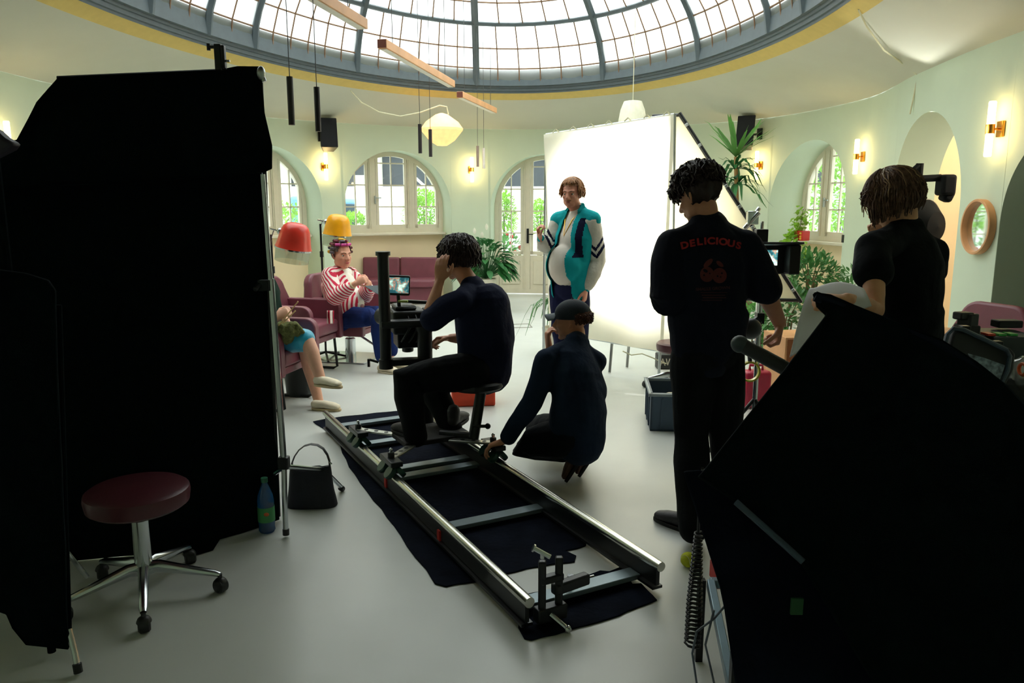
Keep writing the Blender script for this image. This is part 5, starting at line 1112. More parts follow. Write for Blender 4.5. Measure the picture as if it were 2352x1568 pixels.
def headgeo(mb, c, R, s=1.0, jaw=1.0, mouth=True):
    def P(x, y, z): return c + R @ (Vector((x, y, z)) * s)
    def E(x, y, z, a, b, cc): mb.ball(P(x, y, z), (a * s, b * s, cc * s), R, 20, 14)
    E(0, -.015, .035, .074, .094, .083); E(0, .022, -.02, .06 * jaw, .066, .078); E(0, .04, -.07, .044 * jaw, .042, .036); E(0, .066, -.096, .021, .018, .015)
    E(.038 * jaw, .008, -.055, .025, .045, .038); E(-.038 * jaw, .008, -.055, .025, .045, .038)
    mb.chain([P(-.042, .066, .026), P(0, .082, .022), P(.042, .066, .026)], [.011 * s] * 3, n=10)
    E(.036, .06, -.02, .021, .022, .018); E(-.036, .06, -.02, .021, .022, .018)
    mb.chain([P(0, .082, .016), P(0, .1, -.014), P(0, .106, -.026)], [.0085 * s, .0115 * s, .014 * s], n=10); mb.chain([P(-.013, .094, -.03), P(.013, .094, -.03)], [.009 * s] * 2, n=8)
    for q in (1, -1):
        mb.chain([P(.073 * q, -.012, .018), P(.082 * q, -.02, .012), P(.08 * q, -.018, -.012), P(.073 * q, -.008, -.03)], [.008 * s, .01 * s, .009 * s, .007 * s], n=8)
    mb.ball(P(0, .084, -.055), (.024 * s, .011 * s, .009 * s), R); mb.ball(P(0, .082, -.066), (.021 * s, .01 * s, .008 * s), R)
def facebits(o, c, R, s=1.0, brow=(70, 50, 36), lipc=(170, 90, 84)):
    def P(x, y, z): return c + R @ (Vector((x, y, z)) * s)
    for q in (1, -1):
        mb = MB(); mb.ball(P(.032 * q, .0672, .003), .0112 * s, None, 16, 12); e = mb.build('eye', mat('eye_white', (226, 220, 210), .3), o)
        mb = MB(); mb.ball(P(.032 * q, .0762, .003), (.0058 * s, .003 * s, .0058 * s), R, 12, 8); mb.build('iris', mat('iris_dark', (44, 34, 28), .2), e)
        mb = MB(); mb.chain([P(.014 * q, .087, .024), P(.032 * q, .086, .029), P(.052 * q, .073, .023)], [.003 * s, .0032 * s, .002 * s], n=8); mb.build('eyebrow', mat('brow_%d' % brow[0], brow, .9), o)
    mb = MB(); mb.ball(P(0, .0885, -.0555), (.021 * s, .009 * s, .005 * s), R, 14, 8); mb.ball(P(0, .086, -.064), (.018 * s, .009 * s, .005 * s), R, 14, 8); mb.build('lips', mat('lips_%d' % lipc[0], lipc, .45), o)
def arm_pts(a, b, c): return [a, a.lerp(b, .35), a.lerp(b, .75), b, b.lerp(c, .3), b.lerp(c, .7), c]
ARM = [.05, .047, .042, .038, .041, .033, (.028, .023)]
LEG = [.088, .082, .066, .056, .059, .046, .038]
class Person:
    def __init__(s, label, loc, J, fwd, hfwd, hup=(0, 0, 1), skin=(206, 152, 122), name='person', wide=1.0, belly=0.0, hs=1.0):
        s.o = thing(name, loc, label, 'person'); s.J = {k: (v if isinstance(v, Vector) else A(*v)) for k, v in J.items()}; s.f = Vector(fwd).normalized(); s.w = wide; s.belly = belly
        s.R = frame(Vector(hfwd), hup); s.skin = skinmat('skin_%d_%d' % (skin[0], skin[1]), skin); s.hs = hs; s.mb = MB(); s.aw = 1.0
    def torso(s, mb, grow=0.0, ends=(0, 1), flat=1.0):
        J = s.J; w = s.w; pts = [J['pel'], J['pel'].lerp(J['chest'], .45), J['chest'], J['chest'].lerp(J['neck'], .55), J['neck'] - (J['neck'] - J['chest']).normalized() * .02]
        rr = [(.155 * w + grow, .112 * w * flat + grow), (.142 * w + grow, .104 * w * flat + grow + s.belly * .5), (.158 * w + grow, .112 * w * flat + grow), (.135 * w + grow, .088 + grow), (.075 + grow, .062 + grow)]
        mb.chain(pts, rr, ref=s.f, n=26, q=4)
        if s.belly:
            c = J['pel'].lerp(J['chest'], .42) + s.f * (.05 + s.belly * .6); mb.ball(c, (.14 * w + grow, .14 * w + grow, .17 + grow), None, 24, 16)
        for q in 'LR':
            mb.chain([J['neck'].lerp(J['chest'], .18), J['sh' + q]], [(.055 + grow, .05 + grow), (.053 + grow, .05 + grow)], ref=s.f, n=14)
    def limb(s, mb, k, names, radii, t0=0.0, t1=1.0, grow=0.0, endgrow=None, mul=1.0):
        a, b, c = [s.J[n + k] for n in names]; pts = arm_pts(a, b, c); mul *= (s.aw if names[0] == 'sh' else 1); ts = [0, .175, .375, .5, .65, .85, 1]; P_ = []; R_ = []
        def at(t):
            for i in range(6):
                if t <= ts[i + 1] + 1e-9:
                    u = (t - ts[i]) / (ts[i + 1] - ts[i]); r0, r1 = radii[i], radii[i + 1]
                    r0 = r0 if isinstance(r0, tuple) else (r0, r0); r1 = r1 if isinstance(r1, tuple) else (r1, r1)
                    return pts[i].lerp(pts[i + 1], u), (r0[0] * (1 - u) + r1[0] * u, r0[1] * (1 - u) + r1[1] * u)
        tt = [t0] + [t for t in ts if t0 < t < t1] + [t1]
        for t in tt:
            p, r = at(t); g = grow if endgrow is None else grow + (endgrow - grow) * (t - t0) / (t1 - t0); P_.append(p); R_.append((r[0] * mul + g, r[1] * mul + g))
        mb.chain(P_, R_, ref=s.f, n=16)
    def body(s, hands, vox=.0065, legs=True, jaw=1.0, feet=False):
        mb = s.mb; s.torso(mb); J = s.J
        for q in 'LR':
            s.limb(mb, q, ('sh', 'el', 'wr'), ARM)
            if legs: s.limb(mb, q, ('hip', 'kn', 'an'), LEG)
            if q in hands: h = hands[q]; hand(mb, J['wr' + q], *h)
        hc = J['head']; nb = hc + s.R @ Vector((0, -.025, -.06)); mb.chain([J['neck'], J['neck'].lerp(nb, .5), nb], [(.062, .06), (.054, .055), (.052, .056)], ref=s.f, n=16)
        headgeo(mb, hc, s.R, s.hs, jaw); b = mb.build('body', s.skin, s.o); remesh(b, vox, 2); return b
    def shirt(s, m, grow=.016, sleeve=.48, sg=.03, hem=None, name='shirt', vox=.0085, disp=.012, loose=0.0, collar=True, extra=None):
        mb = MB(); s.torso(mb, grow)
        if hem: 
            for a, r in hem: mb.chain([s.J['pel'].lerp(s.J['chest'], .4), Vector(a)], [(.15 * s.w + grow + loose, .11 * s.w + grow + loose * .6), r], ref=s.f, n=26, q=2)
        for q in 'LR':
            if sleeve: s.limb(mb, q, ('sh', 'el', 'wr'), ARM, 0, sleeve, grow + .004, sg)
        if collar: mb.chain([s.J['neck'].lerp(s.J['chest'], .1), s.J['neck'] + (s.J['head'] - s.J['neck']) * .1], [(.075, .07), (.064, .064)], ref=s.f, n=20, q=1)
        if extra: extra(mb)
        o = mb.build(name, m, s.o); remesh(o, vox, 3, disp, 7, random.random() * 50); return o
    def trousers(s, m, t1=.97, grow=.02, name='trousers', vox=.009, disp=.008, endg=None, top=.35):
        mb = MB(); J = s.J; mb.chain([J['pel'] - (J['chest'] - J['pel']).normalized() * .03, J['pel'].lerp(J['chest'], top)], [(.165 * s.w, .125 * s.w), (.152 * s.w, .116 * s.w + s.belly * .2)], ref=s.f, n=24)
        for q in 'LR': mb.chain([J['pel'], J['hip' + q]], [(.1, .1), (.1, .1)], ref=s.f); s.limb(mb, q, ('hip', 'kn', 'an'), LEG, 0, t1, grow, endg)
        o = mb.build(name, m, s.o); remesh(o, vox, 3, disp, 8, random.random() * 50); return o
    def shoe(s, heel, toe, m, sole, h=.055, low=False, sep=True):
        heel, toe = Vector(heel), Vector(toe); d = (toe - heel).normalized(); x = d.cross(UPZ).normalized(); up = x.cross(d); l = (toe - heel).length
        mb = MB(); mb.chain([heel + d * .03 + up * .045, heel + d * l * .45 + up * .048, heel + d * l * .75 + up * .038, heel + d * (l - .03) + up * .032], [(.034, .042 if not low else .034), (.04, .036 if not low else .03), (.046, .028), (.038, .02)], ref=up, n=16)
        if not low: mb.chain([heel + d * .045 + up * .05, heel + d * .05 + up * .11], [(.038, .045), (.04, .045)], ref=d, n=14, q=2)
        o = mb.build('shoe', m, s.o); remesh(o, .006, 2)
        mb = MB(); pr = []; n_ = 24
        for k in range(n_):
            t = 2 * PI * k / n_; u = math.cos(t); wd = .042 * (1 + .12 * u) ; pr.append((l / 2 + u * (l / 2), wd * math.copysign(abs(math.sin(t)) ** .75, math.sin(t))))
        mb.prism(pr, heel + up * .009, d, x, .02); mb.build('sole', sole, o, bevel=.004); return o
def scalp(mb, c, R, s=1.0, g=.006, cut=None):
    mb.ball(c + R @ (Vector((0, -.018, .036)) * s), (.077 * s + g, .097 * s + g, .087 * s + g), R, 22, 16)
def strands(mb, c, R, n, az, th0, hang, rad=(.082, .102, .092), thick=.006, jit=.012, flare=.01, s=1.0, seed=1, curl=0.0, thend=1.55, down=(0, 0, -1)):
    rnd = random.Random(seed); dn = Vector(down)
    for i in range(n):
        a = rnd.uniform(*az); t0 = rnd.uniform(*th0); te = thend * rnd.uniform(.8, 1.1); K_ = 6; pts = []; off = rnd.uniform(0, jit)
        for k in range(K_ + 1):
            th = t0 + max(0, te - t0) * k / K_; aa = a + rnd.uniform(-.08, .08)
            v = Vector((math.sin(aa) * math.sin(th) * (rad[0] + off) * s, math.cos(aa) * math.sin(th) * (rad[1] + off) * s - .018 * s, math.cos(th) * (rad[2] + off) * s + .036 * s)); pts.append(c + R @ v)
        hl = rnd.uniform(*hang); out = (pts[-1] - c); out.z = 0; out = out.normalized() if out.length > 0 else Vector((0, 1, 0))
        if hl > 0:
            for k in range(1, 4): pts.append(pts[K_] + dn * hl * k / 3 + out * flare * math.sin(k) * rnd.uniform(-.5, 1.5) + Vector((rnd.uniform(-1, 1), rnd.uniform(-1, 1), 0)) * .004)
        if curl: pts = [p + Vector((rnd.uniform(-1, 1), rnd.uniform(-1, 1), rnd.uniform(-1, 1))) * curl for p in pts]
        m_ = len(pts); mb.tube(pts, [thick * (.6 + .8 * math.sin(PI * (.15 + .8 * k / (m_ - 1)))) for k in range(m_)], 5)
def hairmat(name, c, c2=None):
    m = mat(name, c, .5, var=.45, scale=40, spec=.3); return m
def project(ob_list, target, d, off):                    # lay flat print pieces onto a surface along direction d
    from mathutils.bvhtree import BVHTree
    me = target.data; M_ = target.matrix_parent_inverse; bv = BVHTree.FromPolygons([v.co for v in me.vertices], [p.vertices[:] for p in me.polygons])
    for mb in ob_list:
        nv = []
        for v in mb.v:
            h = bv.ray_cast(Vector(v) - d * 1.0, d, 2.5); nv.append(tuple((h[0] - d * off) if h[0] is not None else Vector(v)))
        mb.v = nv
def textmb(txt, size, place):
    cu = bpy.data.curves.new('t', 'FONT'); cu.body = txt; cu.size = size; cu.offset = size * .045; cu.align_x = 'CENTER'; o = bpy.data.objects.new('t', cu); COL.objects.link(o)
    me = bpy.data.meshes.new_from_object(o.evaluated_get(bpy.context.evaluated_depsgraph_get())); b = bmesh.new(); b.from_mesh(me)
    bmesh.ops.triangulate(b, faces=b.faces); bmesh.ops.subdivide_edges(b, edges=[e for e in b.edges if e.calc_length() > size * .25], cuts=2); bmesh.ops.triangulate(b, faces=b.faces)
    mb = MB(); mb.add([place(v.co.x, v.co.y) for v in b.verts], [[v.index for v in f.verts] for f in b.faces]); b.free(); bpy.data.objects.remove(o); bpy.data.curves.remove(cu); bpy.data.meshes.remove(me); return mb

navy = fabric('navy_tee', (16, 20, 34), .3); blk = fabric('black_trousers', (12, 14, 18), .3); blk2 = fabric('black_tee', (10, 13, 18), .3)
darkshoe = mat('dark_shoe', (28, 24, 30), .6, bump=.2, bscale=60); rubber = mat('dark_sole', (18, 18, 20), .7)
# ---------------- man with the lettered shirt, seen from behind
J = dict(head=(1603, 452, 3.62), neck=(1625, 512, 3.6), chest=(1630, 610, 3.55), pel=(1626, 790, 3.58), shL=(1548, 566, 3.55), elL=(1529, 684, 3.5), wrL=(1600, 684, 3.76), shR=(1706, 566, 3.58), elR=(1752, 655, 3.55), wrR=(1791, 742, 3.62),
         hipL=(1592, 815, 3.58), knL=(1588, 1000, 3.6), anL=Z(1592, 1212, .09), hipR=(1658, 815, 3.6), knR=(1668, 1000, 3.65), anR=Z(1690, 1195, .09))
p3 = Person('person standing with his back to the camera in a black t-shirt printed DELICIOUS', Z(1592, 1222), J, (-.15, 1, 0), (-.62, .72, -.38), skin=(190, 132, 104), wide=1.05)
p3.aw = 1.15
p3.body({'R': ((-.05, .05, -1), (-1, .2, 0), -1, (1.0, 1.15, 1.25, 1.3), .8, 1.08), 'L': ((.2, 1, -.05), (0, 0, 1), 1)})
hemc = A(1624, 812, 3.58)
sh3 = p3.shirt(navy, .022, .52, .042, [(hemc, (.165, .13))], loose=.012)
J3 = p3.J; zt = 3.3
CX, CY = 1630, 575
def pl3(x, y): return A(1632 + x * 480, 575 - y * 480, 3.2)
dirv = (A(1632, 640, 3.55) - Vector((0, 0, CH))).normalized()
letters = 'DELICIOUS'; R_arc = .42; pieces = []
wid = [.036, .034, .033, .02, .034, .02, .037, .036, .033]; tot = sum(wid); x = -tot / 2; PUY = .037
for ch, w_ in zip(letters, wid):
    xc = x + w_ / 2; x += w_; ang = xc / .29
    def pl(a, b, xc=xc, ang=ang):
        ca, sa = math.cos(-ang * .55), math.sin(-ang * .55); a *= 1.25; b *= 1.08
        return pl3(xc * 1.1 + a * ca - b * sa + .005, PUY - .025 - .29 * (1 - math.cos(ang * .9)) + .02 + a * sa + b * ca + .012)
    pieces.append(textmb(ch, .046, pl))
def disc(cx, cy, rx, ry, rot=0, n=28, holes=()):
    mb = MB(); rings = 5; vs = [pl3(cx, cy)]
    for i in range(1, rings + 1):
        for k in range(n): t = 2 * PI * k / n; a, b = rx * i / rings * math.cos(t), ry * i / rings * math.sin(t); vs.append(pl3(cx + a * math.cos(rot) - b * math.sin(rot), cy + a * math.sin(rot) + b * math.cos(rot)))
    fs = [(0, 1 + k, 1 + (k + 1) % n) for k in range(n)] + [(1 + (i - 1) * n + k, 1 + i * n + k, 1 + i * n + (k + 1) % n, 1 + (i - 1) * n + (k + 1) % n) for i in range(1, rings) for k in range(n)]
    mb.add(vs, fs); return mb
def bar(x0, x1, y, h, n=14):
    mb = MB()
    for k in range(n): a, b = x0 + (x1 - x0) * k / n, x0 + (x1 - x0) * (k + 1) / n; mb.add([pl3(a, y), pl3(b, y + .0), pl3(b, y + h), pl3(a, y + h)], [(0, 1, 2, 3)])
    return mb
fruit = [disc(-.018, -.113, .036, .039), disc(.046, -.119, .037, .039)]
leaves = [disc(-.012, -.055, .03, .013, .75), disc(.048, -.06, .022, .011, -.7)]
lines = [textmb('SMALLS GROWN', .021, lambda a, b: pl3(a * 1.1 + .012, b + a * .06 - .192)), bar(-.05, .085, -.207, .003), bar(-.045, .075, -.222, .005), bar(-.04, .08, -.235, .006), bar(-.045, .06, -.247, .004)]
dots = [disc(-.026, -.095, .013, .008, -.5, 12), disc(-.033, -.117, .005, .005, 0, 10), disc(-.004, -.108, .004, .004, 0, 10), disc(.036, -.122, .005, .005, 0, 10), disc(.058, -.107, .005, .005, 0, 10), disc(.052, -.126, .004, .004, 0, 10)]
red = mat('red_print', (150, 22, 28), .8); dred = mat('dark_red_print', (88, 22, 20), .8, var=.2)
for grp, m_, nm, of in ((pieces, red, 'lettering', .004), (fruit, dred, 'fruit_print', .004), (leaves, dred, 'leaf_print', .004), (lines, mat('faint_print', (62, 16, 18), .8), 'small_print', .004), (dots, navy, 'print_gap', .006)):
    project(grp, sh3, dirv, of); mb = MB()
    for g in grp: mb.add(g.v, g.f)
    mb.build(nm, m_, sh3, smooth=60)
p3.trousers(blk, 1.0, .018, endg=.034)
h3 = Z(1600, 1214); p3.shoe(Z(1612, 1232) , Z(1503, 1190), darkshoe, rubber); p3.shoe(Z(1700, 1215), Z(1672, 1160), darkshoe, rubber)
mb = MB(); c = J3['head']; scalp(mb, c, p3.R, 1, .008); hb = mb.build('h', None) if False else None
def hair(p, base_g, mat_, fn, name='hair', disp=.012, voxel=.006, basecut=None):
    mb = MB(); scalp(mb, p.J['head'], p.R, p.hs, base_g)
    if basecut: basecut(mb)
    o = mb.build(name, mat_, p.o); remesh(o, voxel, 1, disp, 30)
    if basecut is None: pass
    # keep the face clear: drop the part of the cap in front of the hairline
    me = o.data; b = bmesh.new(); b.from_mesh(me); Ri = p.R.inverted(); hc = p.J['head']
    kill = [v for v in b.verts if (lambda q: q.y > .035 * p.hs and q.z < .07 * p.hs or q.z < -.03 * p.hs and q.y > .0 or abs(q.x) > .05 and q.y > 0 and q.z < .02)(Ri @ (v.co - hc))]
    bmesh.ops.delete(b, geom=kill, context='VERTS'); b.to_mesh(me); b.free()
    s = MB(); fn(s); k = len(me.vertices); 
    st = s.build(name + '_strands', mat_, None); bm = bmesh.new(); bm.from_mesh(me); bm.from_mesh(st.data); bm.to_mesh(me); bm.free(); d_ = st.data; bpy.data.objects.remove(st); bpy.data.meshes.remove(d_)
    me.polygons.foreach_set('use_smooth', [True] * len(me.polygons)); return o
hair(p3, .012, hairmat('curly_hair', (40, 26, 24)), lambda s: (strands(s, p3.J['head'], p3.R, 900, (0, 2 * PI), (0, 1.2), (0, 0), thick=.0045, jit=.034, curl=.009, seed=3, thend=1.5), strands(s, p3.J['head'], p3.R, 120, (-1.1, 1.1), (.7, 1.2), (.0, .02), thick=.006, jit=.035, curl=.012, seed=4, thend=1.5)))
# ---------------- long-haired man at the right
J = dict(head=(2052, 462, 3.5), neck=(2078, 520, 3.48), chest=(2085, 610, 3.45), pel=(2085, 800, 3.45), shL=(2003, 572, 3.28), elL=(2010, 712, 3.08), wrL=(1942, 688, 2.94), shR=(2140, 577, 3.54), elR=(2128, 690, 3.78), wrR=(2018, 556, 3.85),
         hipL=(2045, 820, 3.43), knL=(2045, 1040, 3.43), anL=Vector((1.62, 3.45, .09)), hipR=(2120, 820, 3.47), knR=(2120, 1040, 3.47), anR=Vector((1.84, 3.5, .09)))
p4 = Person('person with chin-length brown hair and plain black t-shirt looking down at white pages', Vector((1.73, 3.47, 0)), J, (-.35, 1, 0), (-.8, .42, -.42), skin=(206, 150, 112), wide=.98)
p4.body({'L': ((-.9, -.1, .12), (.1, .1, -1), -1, (.6, .7, .7, .7), .5), 'R': ((-.35, -.3, .95), (-.5, -.9, 0), 1, (.5, .5, .6, .7), .3)})
p4.shirt(blk2, .016, .2, .034, [(A(2090, 815, 3.48), (.16, .12))], loose=.01)
p4.trousers(blk, 1.0, .025)
p4.shoe(Vector((1.63, 3.42, 0)), Vector((1.56, 3.68, 0)), darkshoe, rubber); p4.shoe(Vector((1.85, 3.46, 0)), Vector((1.82, 3.73, 0)), darkshoe, rubber)
hm4 = hairmat('brown_hair', (92, 66, 50)); bl4 = mat('streak_hair', (150, 118, 88), .45, var=.3)
ho = hair(p4, .01, hm4, lambda s: (strands(s, p4.J['head'], p4.R, 1300, (.75, 5.5), (.0, 1.1), (.05, .12), thick=.0032, jit=.022, seed=7, thend=1.55, flare=.016), strands(s, p4.J['head'], p4.R, 300, (-1.2, 1.2), (.1, .9), (.0, .05), thick=.003, jit=.03, seed=8, thend=1.3)), disp=.004)
s = MB(); strands(s, p4.J['head'], p4.R, 90, (3.6, 6.6), (.0, .6), (.02, .07), thick=.0022, jit=.026, seed=9, thend=1.45); s.build('light_streak', bl4, ho, smooth=60)
pg = MB()
PA, PB, PC, PD = A(1848, 705, 3.05), A(1985, 690, 3.2), A(1985, 655, 3.32), A(1885, 650, 3.2)
def page(u, v):                                           # curled page hanging over the hand
    t = v; top = A(1985 - 130 * u, 678 - 10 * u, 3.1); 
    a = t * 2.3; r_ = .085
    return A(1982 - 122 * u - 46 * u * t + 20 * t * (1 - u), 662 - 14 * math.sin(PI * min(1, u * 1.1)) + (40 + 118 * u) * t ** 1.3, 3.1 - .16 * math.sin(t * 1.9) - .06 * u)
pg.grid(page, 14, 18); tag(pg.build('script_pages', mat('white_paper', (226, 226, 226), .7, var=.02, transl=.3), None, solid=.003), 'curled white pages held by the long-haired man', 'paper')
# ---------------- seated camera operator on the dolly
J = dict(head=(1052, 598, 4.72), neck=(1083, 655, 4.66), chest=(1102, 722, 4.62), pel=(1108, 846, 4.58), shL=(1058, 692, 4.47), elL=(982, 738, 4.4), wrL=(1010, 645, 4.52), shR=(1098, 690, 4.82), elR=(1075, 778, 4.95), wrR=(1035, 776, 4.9),
         hipL=(1085, 852, 4.48), knL=(930, 868, 4.34), anL=(955, 1000, 4.36), hipR=(1100, 856, 4.68), knR=(985, 866, 4.82), anR=(1038, 984, 4.62))
p1 = Person('person in a dark blue t-shirt sitting on the dolly seat, head propped on one hand', Z(1085, 1020), J, (-.9, .42, 0), (-.68, .7, -.15), hup=(.1, 0, 1), skin=(196, 136, 104), wide=1.06)
p1.body({'L': ((.08, .02, 1), (.3, .9, 0), -1, (.25, .3, .35, .4), .2), 'R': ((-1, 0, -.05), (0, -.3, -1), 1, (.6, .8, .9, .9), .5)})
def backbulk(mb): mb.chain([A(1120, 700, 4.6), A(1128, 780, 4.6), A(1118, 850, 4.6)], [(.15, .13), (.16, .14), (.155, .15)], ref=p1.f, n=24)
p1.shirt(fabric('dark_blue_tee', (22, 28, 52), .5), .02, .42, .036, None, extra=backbulk)
p1.trousers(blk, 1.0, .03)
for (h_, t_) in ((A(968, 1016, 4.36), A(925, 1014, 4.48)), (A(1036, 1010, 4.56), A(1058, 1003, 4.72))):
    h_ = Vector((h_.x, h_.y, .237)); t_ = h_ + (Vector((t_.x, t_.y, .237)) - h_).normalized() * .27; p1.shoe(h_, t_, darkshoe, rubber)
ho = hair(p1, .016, hairmat('dark_brown_hair', (44, 30, 28)), lambda s: (strands(s, p1.J['head'], p1.R, 1100, (.5, 5.8), (.0, 1.1), (.02, .085), thick=.004, jit=.036, curl=.006, seed=11, thend=1.5), strands(s, p1.J['head'], p1.R, 300, (-.9, .9), (.1, .9), (.0, .02), thick=.004, jit=.045, curl=.009, seed=12, thend=1.2)), disp=.01)
mb = MB(); q = A(1110, 850, 4.42)
mb.tube([q + Vector((-.012, 0, .004)), q + Vector((-.004, -.002, -.004)), q + Vector((.014, 0, .008))], [.0012, .002, .0008], 6); mb.build('tick_mark', mat('grey_print', (120, 120, 130), .6), p1.o)
# ---------------- crouching grip in cap and denim shirt
J = dict(head=(1312, 738, 4.5), neck=(1325, 785, 4.43), chest=(1322, 858, 4.36), pel=(1325, 985, 4.3), shL=(1258, 828, 4.3), elL=(1222, 925, 4.24), wrL=(1160, 1012, 4.26), shR=(1364, 832, 4.44), elR=(1330, 880, 4.72), wrR=(1262, 800, 4.72),
         hipL=(1300, 1005, 4.26), knL=(1195, 1020, 4.4), anL=(1322, 1040, 4.3), hipR=(1345, 1000, 4.36), knR=(1230, 975, 4.85), anR=(1345, 1030, 4.52))
p2 = Person('person crouching beside the dolly in a dark cap and dark blue shirt, hand over mouth', Z(1325, 1100), J, (-.75, .65, 0), (-.92, .35, -.05), skin=(196, 134, 102), wide=1.08)
p2.body({'L': ((-1, .1, -.35), (0, -.1, -1), -1, (.45, .5, .55, .6), .5, 1.05), 'R': ((-.15, .1, .9), (.9, .2, .2), 1, (.75, .8, .85, .9), .3, 1.1)})
def hips2(mb): mb.chain([A(1322, 880, 4.34), A(1328, 950, 4.3), A(1330, 1010, 4.28)], [(.17, .14), (.175, .16), (.15, .15)], ref=p2.f, n=24); mb.chain([A(1330, 830, 4.4), A(1345, 900, 4.36)], [(.15, .1), (.13, .12)], ref=p2.f, n=24)
sh2 = p2.shirt(fabric('dark_denim', (24, 38, 58), .5, .2), .02, .93, .022, None, extra=hips2)
mb = MB(); mb.chain([p2.J['neck'] + Vector((-.05, 0, .03)), p2.J['neck'] + Vector((.0, -.06, .035)), p2.J['neck'] + Vector((.05, 0, .03))], [.015, .02, .015]); mb.build('collar', fabric('dark_denim', (0, 0, 0)), sh2)
p2.trousers(fabric('dark_trousers', (15, 18, 24), .4), .9, .03, endg=.022)
brown = mat('brown_boot', (74, 48, 38), .7, var=.2, bump=.3, bscale=80)
for hx, hy, tx, ty, Y in ((1345, 1042, 1302, 1106, 4.3), (1372, 1034, 1332, 1094, 4.5)):
    t_ = Z(tx, ty + 2); h_ = A(hx, hy, t_.y - .02); d = (t_ - h_).normalized(); h_ = t_ - d * .29; p2.shoe(h_, t_, brown, rubber)
mb = MB(); a, b = p2.J['wrL'], p2.J['elL']; q = a.lerp(b, .12); mb.tube([q - (b - a).normalized() * .011, q + (b - a).normalized() * .011], .034, 18); mb.build('wristwatch', M['blackp'], p2.o)
c = p2.J['head']; R = p2.R
def cp(x, y, z): return c + R @ Vector((x, y, z))
mb = MB(); mb.ball(cp(0, -.012, .045), (.09, .11, .088), R, 28, 14, z0=-.28); cap = mb.build('cap', mat('dark_cap', (22, 32, 42), .85, bump=.2, bscale=200), p2.o)
mb = MB(); mb.grid(lambda u, v: cp((u - .5) * .15 * (1 - .25 * v * v), .078 + v * .085 * (1 - (2 * u - 1) ** 2 * .45), .052 - .012 * v - .03 * (2 * u - 1) ** 2), 12, 6); mb.build('brim', mat('cap_brim', (84, 92, 98), .8), cap, solid=.005, smooth=60)
mb = MB(); mb.ball(cp(0, -.012, .134), .007); mb.build('button', mat('dark_cap', (0, 0, 0)), cap)
s = MB(); strands(s, c, R, 420, (1.9, 4.4), (1.3, 1.5), (.004, .02), thick=.0035, jit=.004, seed=21, thend=1.75); s.build('hair', hairmat('auburn_hair', (84, 48, 34)), p2.o, smooth=60)
# ---------------- actor in the turquoise track jacket
J = dict(head=(1313, 446, 6.48), neck=(1327, 488, 6.52), chest=(1322, 545, 6.5), pel=(1310, 652, 6.5), shL=(1359, 506, 6.42), elL=(1370, 600, 6.45), wrL=(1345, 665, 6.38), shR=(1284, 507, 6.66), elR=(1264, 575, 6.62), wrR=(1242, 547, 6.4),
         hipL=(1326, 665, 6.46), knL=(1330, 775, 6.46), anL=Z(1332, 885, .09), hipR=(1290, 665, 6.56), knR=(1290, 775, 6.54), anR=Z(1296, 880, .09))
p5 = Person('person standing in a turquoise and white track jacket over a white shirt, right hand raised', Vector((.5, 6.5, 0)), J, (-.8, -.6, 0), (-.42, -.9, -.06), skin=(214, 146, 122), wide=1.04, belly=.03)
p5.body({'L': ((-.1, -.1, -1), (-.8, .4, 0), -1, (.3, .35, .4, .45), .3), 'R': ((-.3, -.25, .9), (.9, -.2, .2), -1, (.9, .95, 1.0, 1.0), .6)}, vox=.006, jaw=1.08)
facebits(p5.o, p5.J['head'], p5.R, 1.0, (110, 78, 54), (176, 92, 84))
mb = MB(); q = p5.J['head']; mb.chain([q + p5.R @ Vector((-.026, .084, -.048)), q + p5.R @ Vector((0, .1, -.042)), q + p5.R @ Vector((.026, .084, -.048))], [.003, .005, .003], n=8); mb.build('moustache', hairmat('sandy_hair', (158, 112, 76)), p5.o)
tee = p5.shirt(fabric('white_tee', (228, 220, 210), .2, .03), .010, .0, .03, None, name='undershirt', disp=.002, collar=False)
p5.trousers(fabric('navy_trousers', (26, 30, 62), .4), 1.0, .022, top=.12)
for hx, tx in ((Z(1336, 900), Z(1316, 915)), (Z(1300, 895), Z(1278, 908))):
    d = (tx - hx).normalized(); p5.shoe(hx, hx + d * .27, mat('white_trainer', (220, 220, 214), .6), rubber)
turq = fabric('turquoise_nylon', (20, 160, 168), .45, .06); white_n = fabric('white_nylon', (214, 210, 200), .6, .05); navyn = fabric('navy_nylon', (22, 24, 52), .3)
def cutfront(o, c0, axis, f, half, zmin, zmax):
    b = bmesh.new(); b.from_mesh(o.data); s_ = f.cross(axis).normalized(); kill = []
    for v in b.verts:
        d = v.co - c0; y = d.dot(f); x = d.dot(s_)
        w_ = half(v.co.z)
        if y > 0 and abs(x + .02) < w_: kill.append(v)
    bmesh.ops.delete(b, geom=kill, context='VERTS'); b.to_mesh(o.data); b.free(); q = o.modifiers.new('solid', 'SOLIDIFY'); q.thickness = .006
mb = MB(); p5.torso(mb, .03); 
mb.chain([p5.J['pel'].lerp(p5.J['chest'], .5), p5.J['pel'], p5.J['pel'] - UPZ * .09], [(.18, .18), (.178, .165), (.17, .15)], ref=p5.f, n=26, q=2)
jk = mb.build('jacket', turq, p5.o); remesh(jk, .008, 3, .006, 9)
zc, zp_ = p5.J['neck'].z, p5.J['pel'].z
cutfront(jk, p5.J['pel'].lerp(p5.J['neck'], .5), UPZ, p5.f, lambda z: .055 + .045 * max(0, min(1, (zc - z) / .45)), 0, 0)
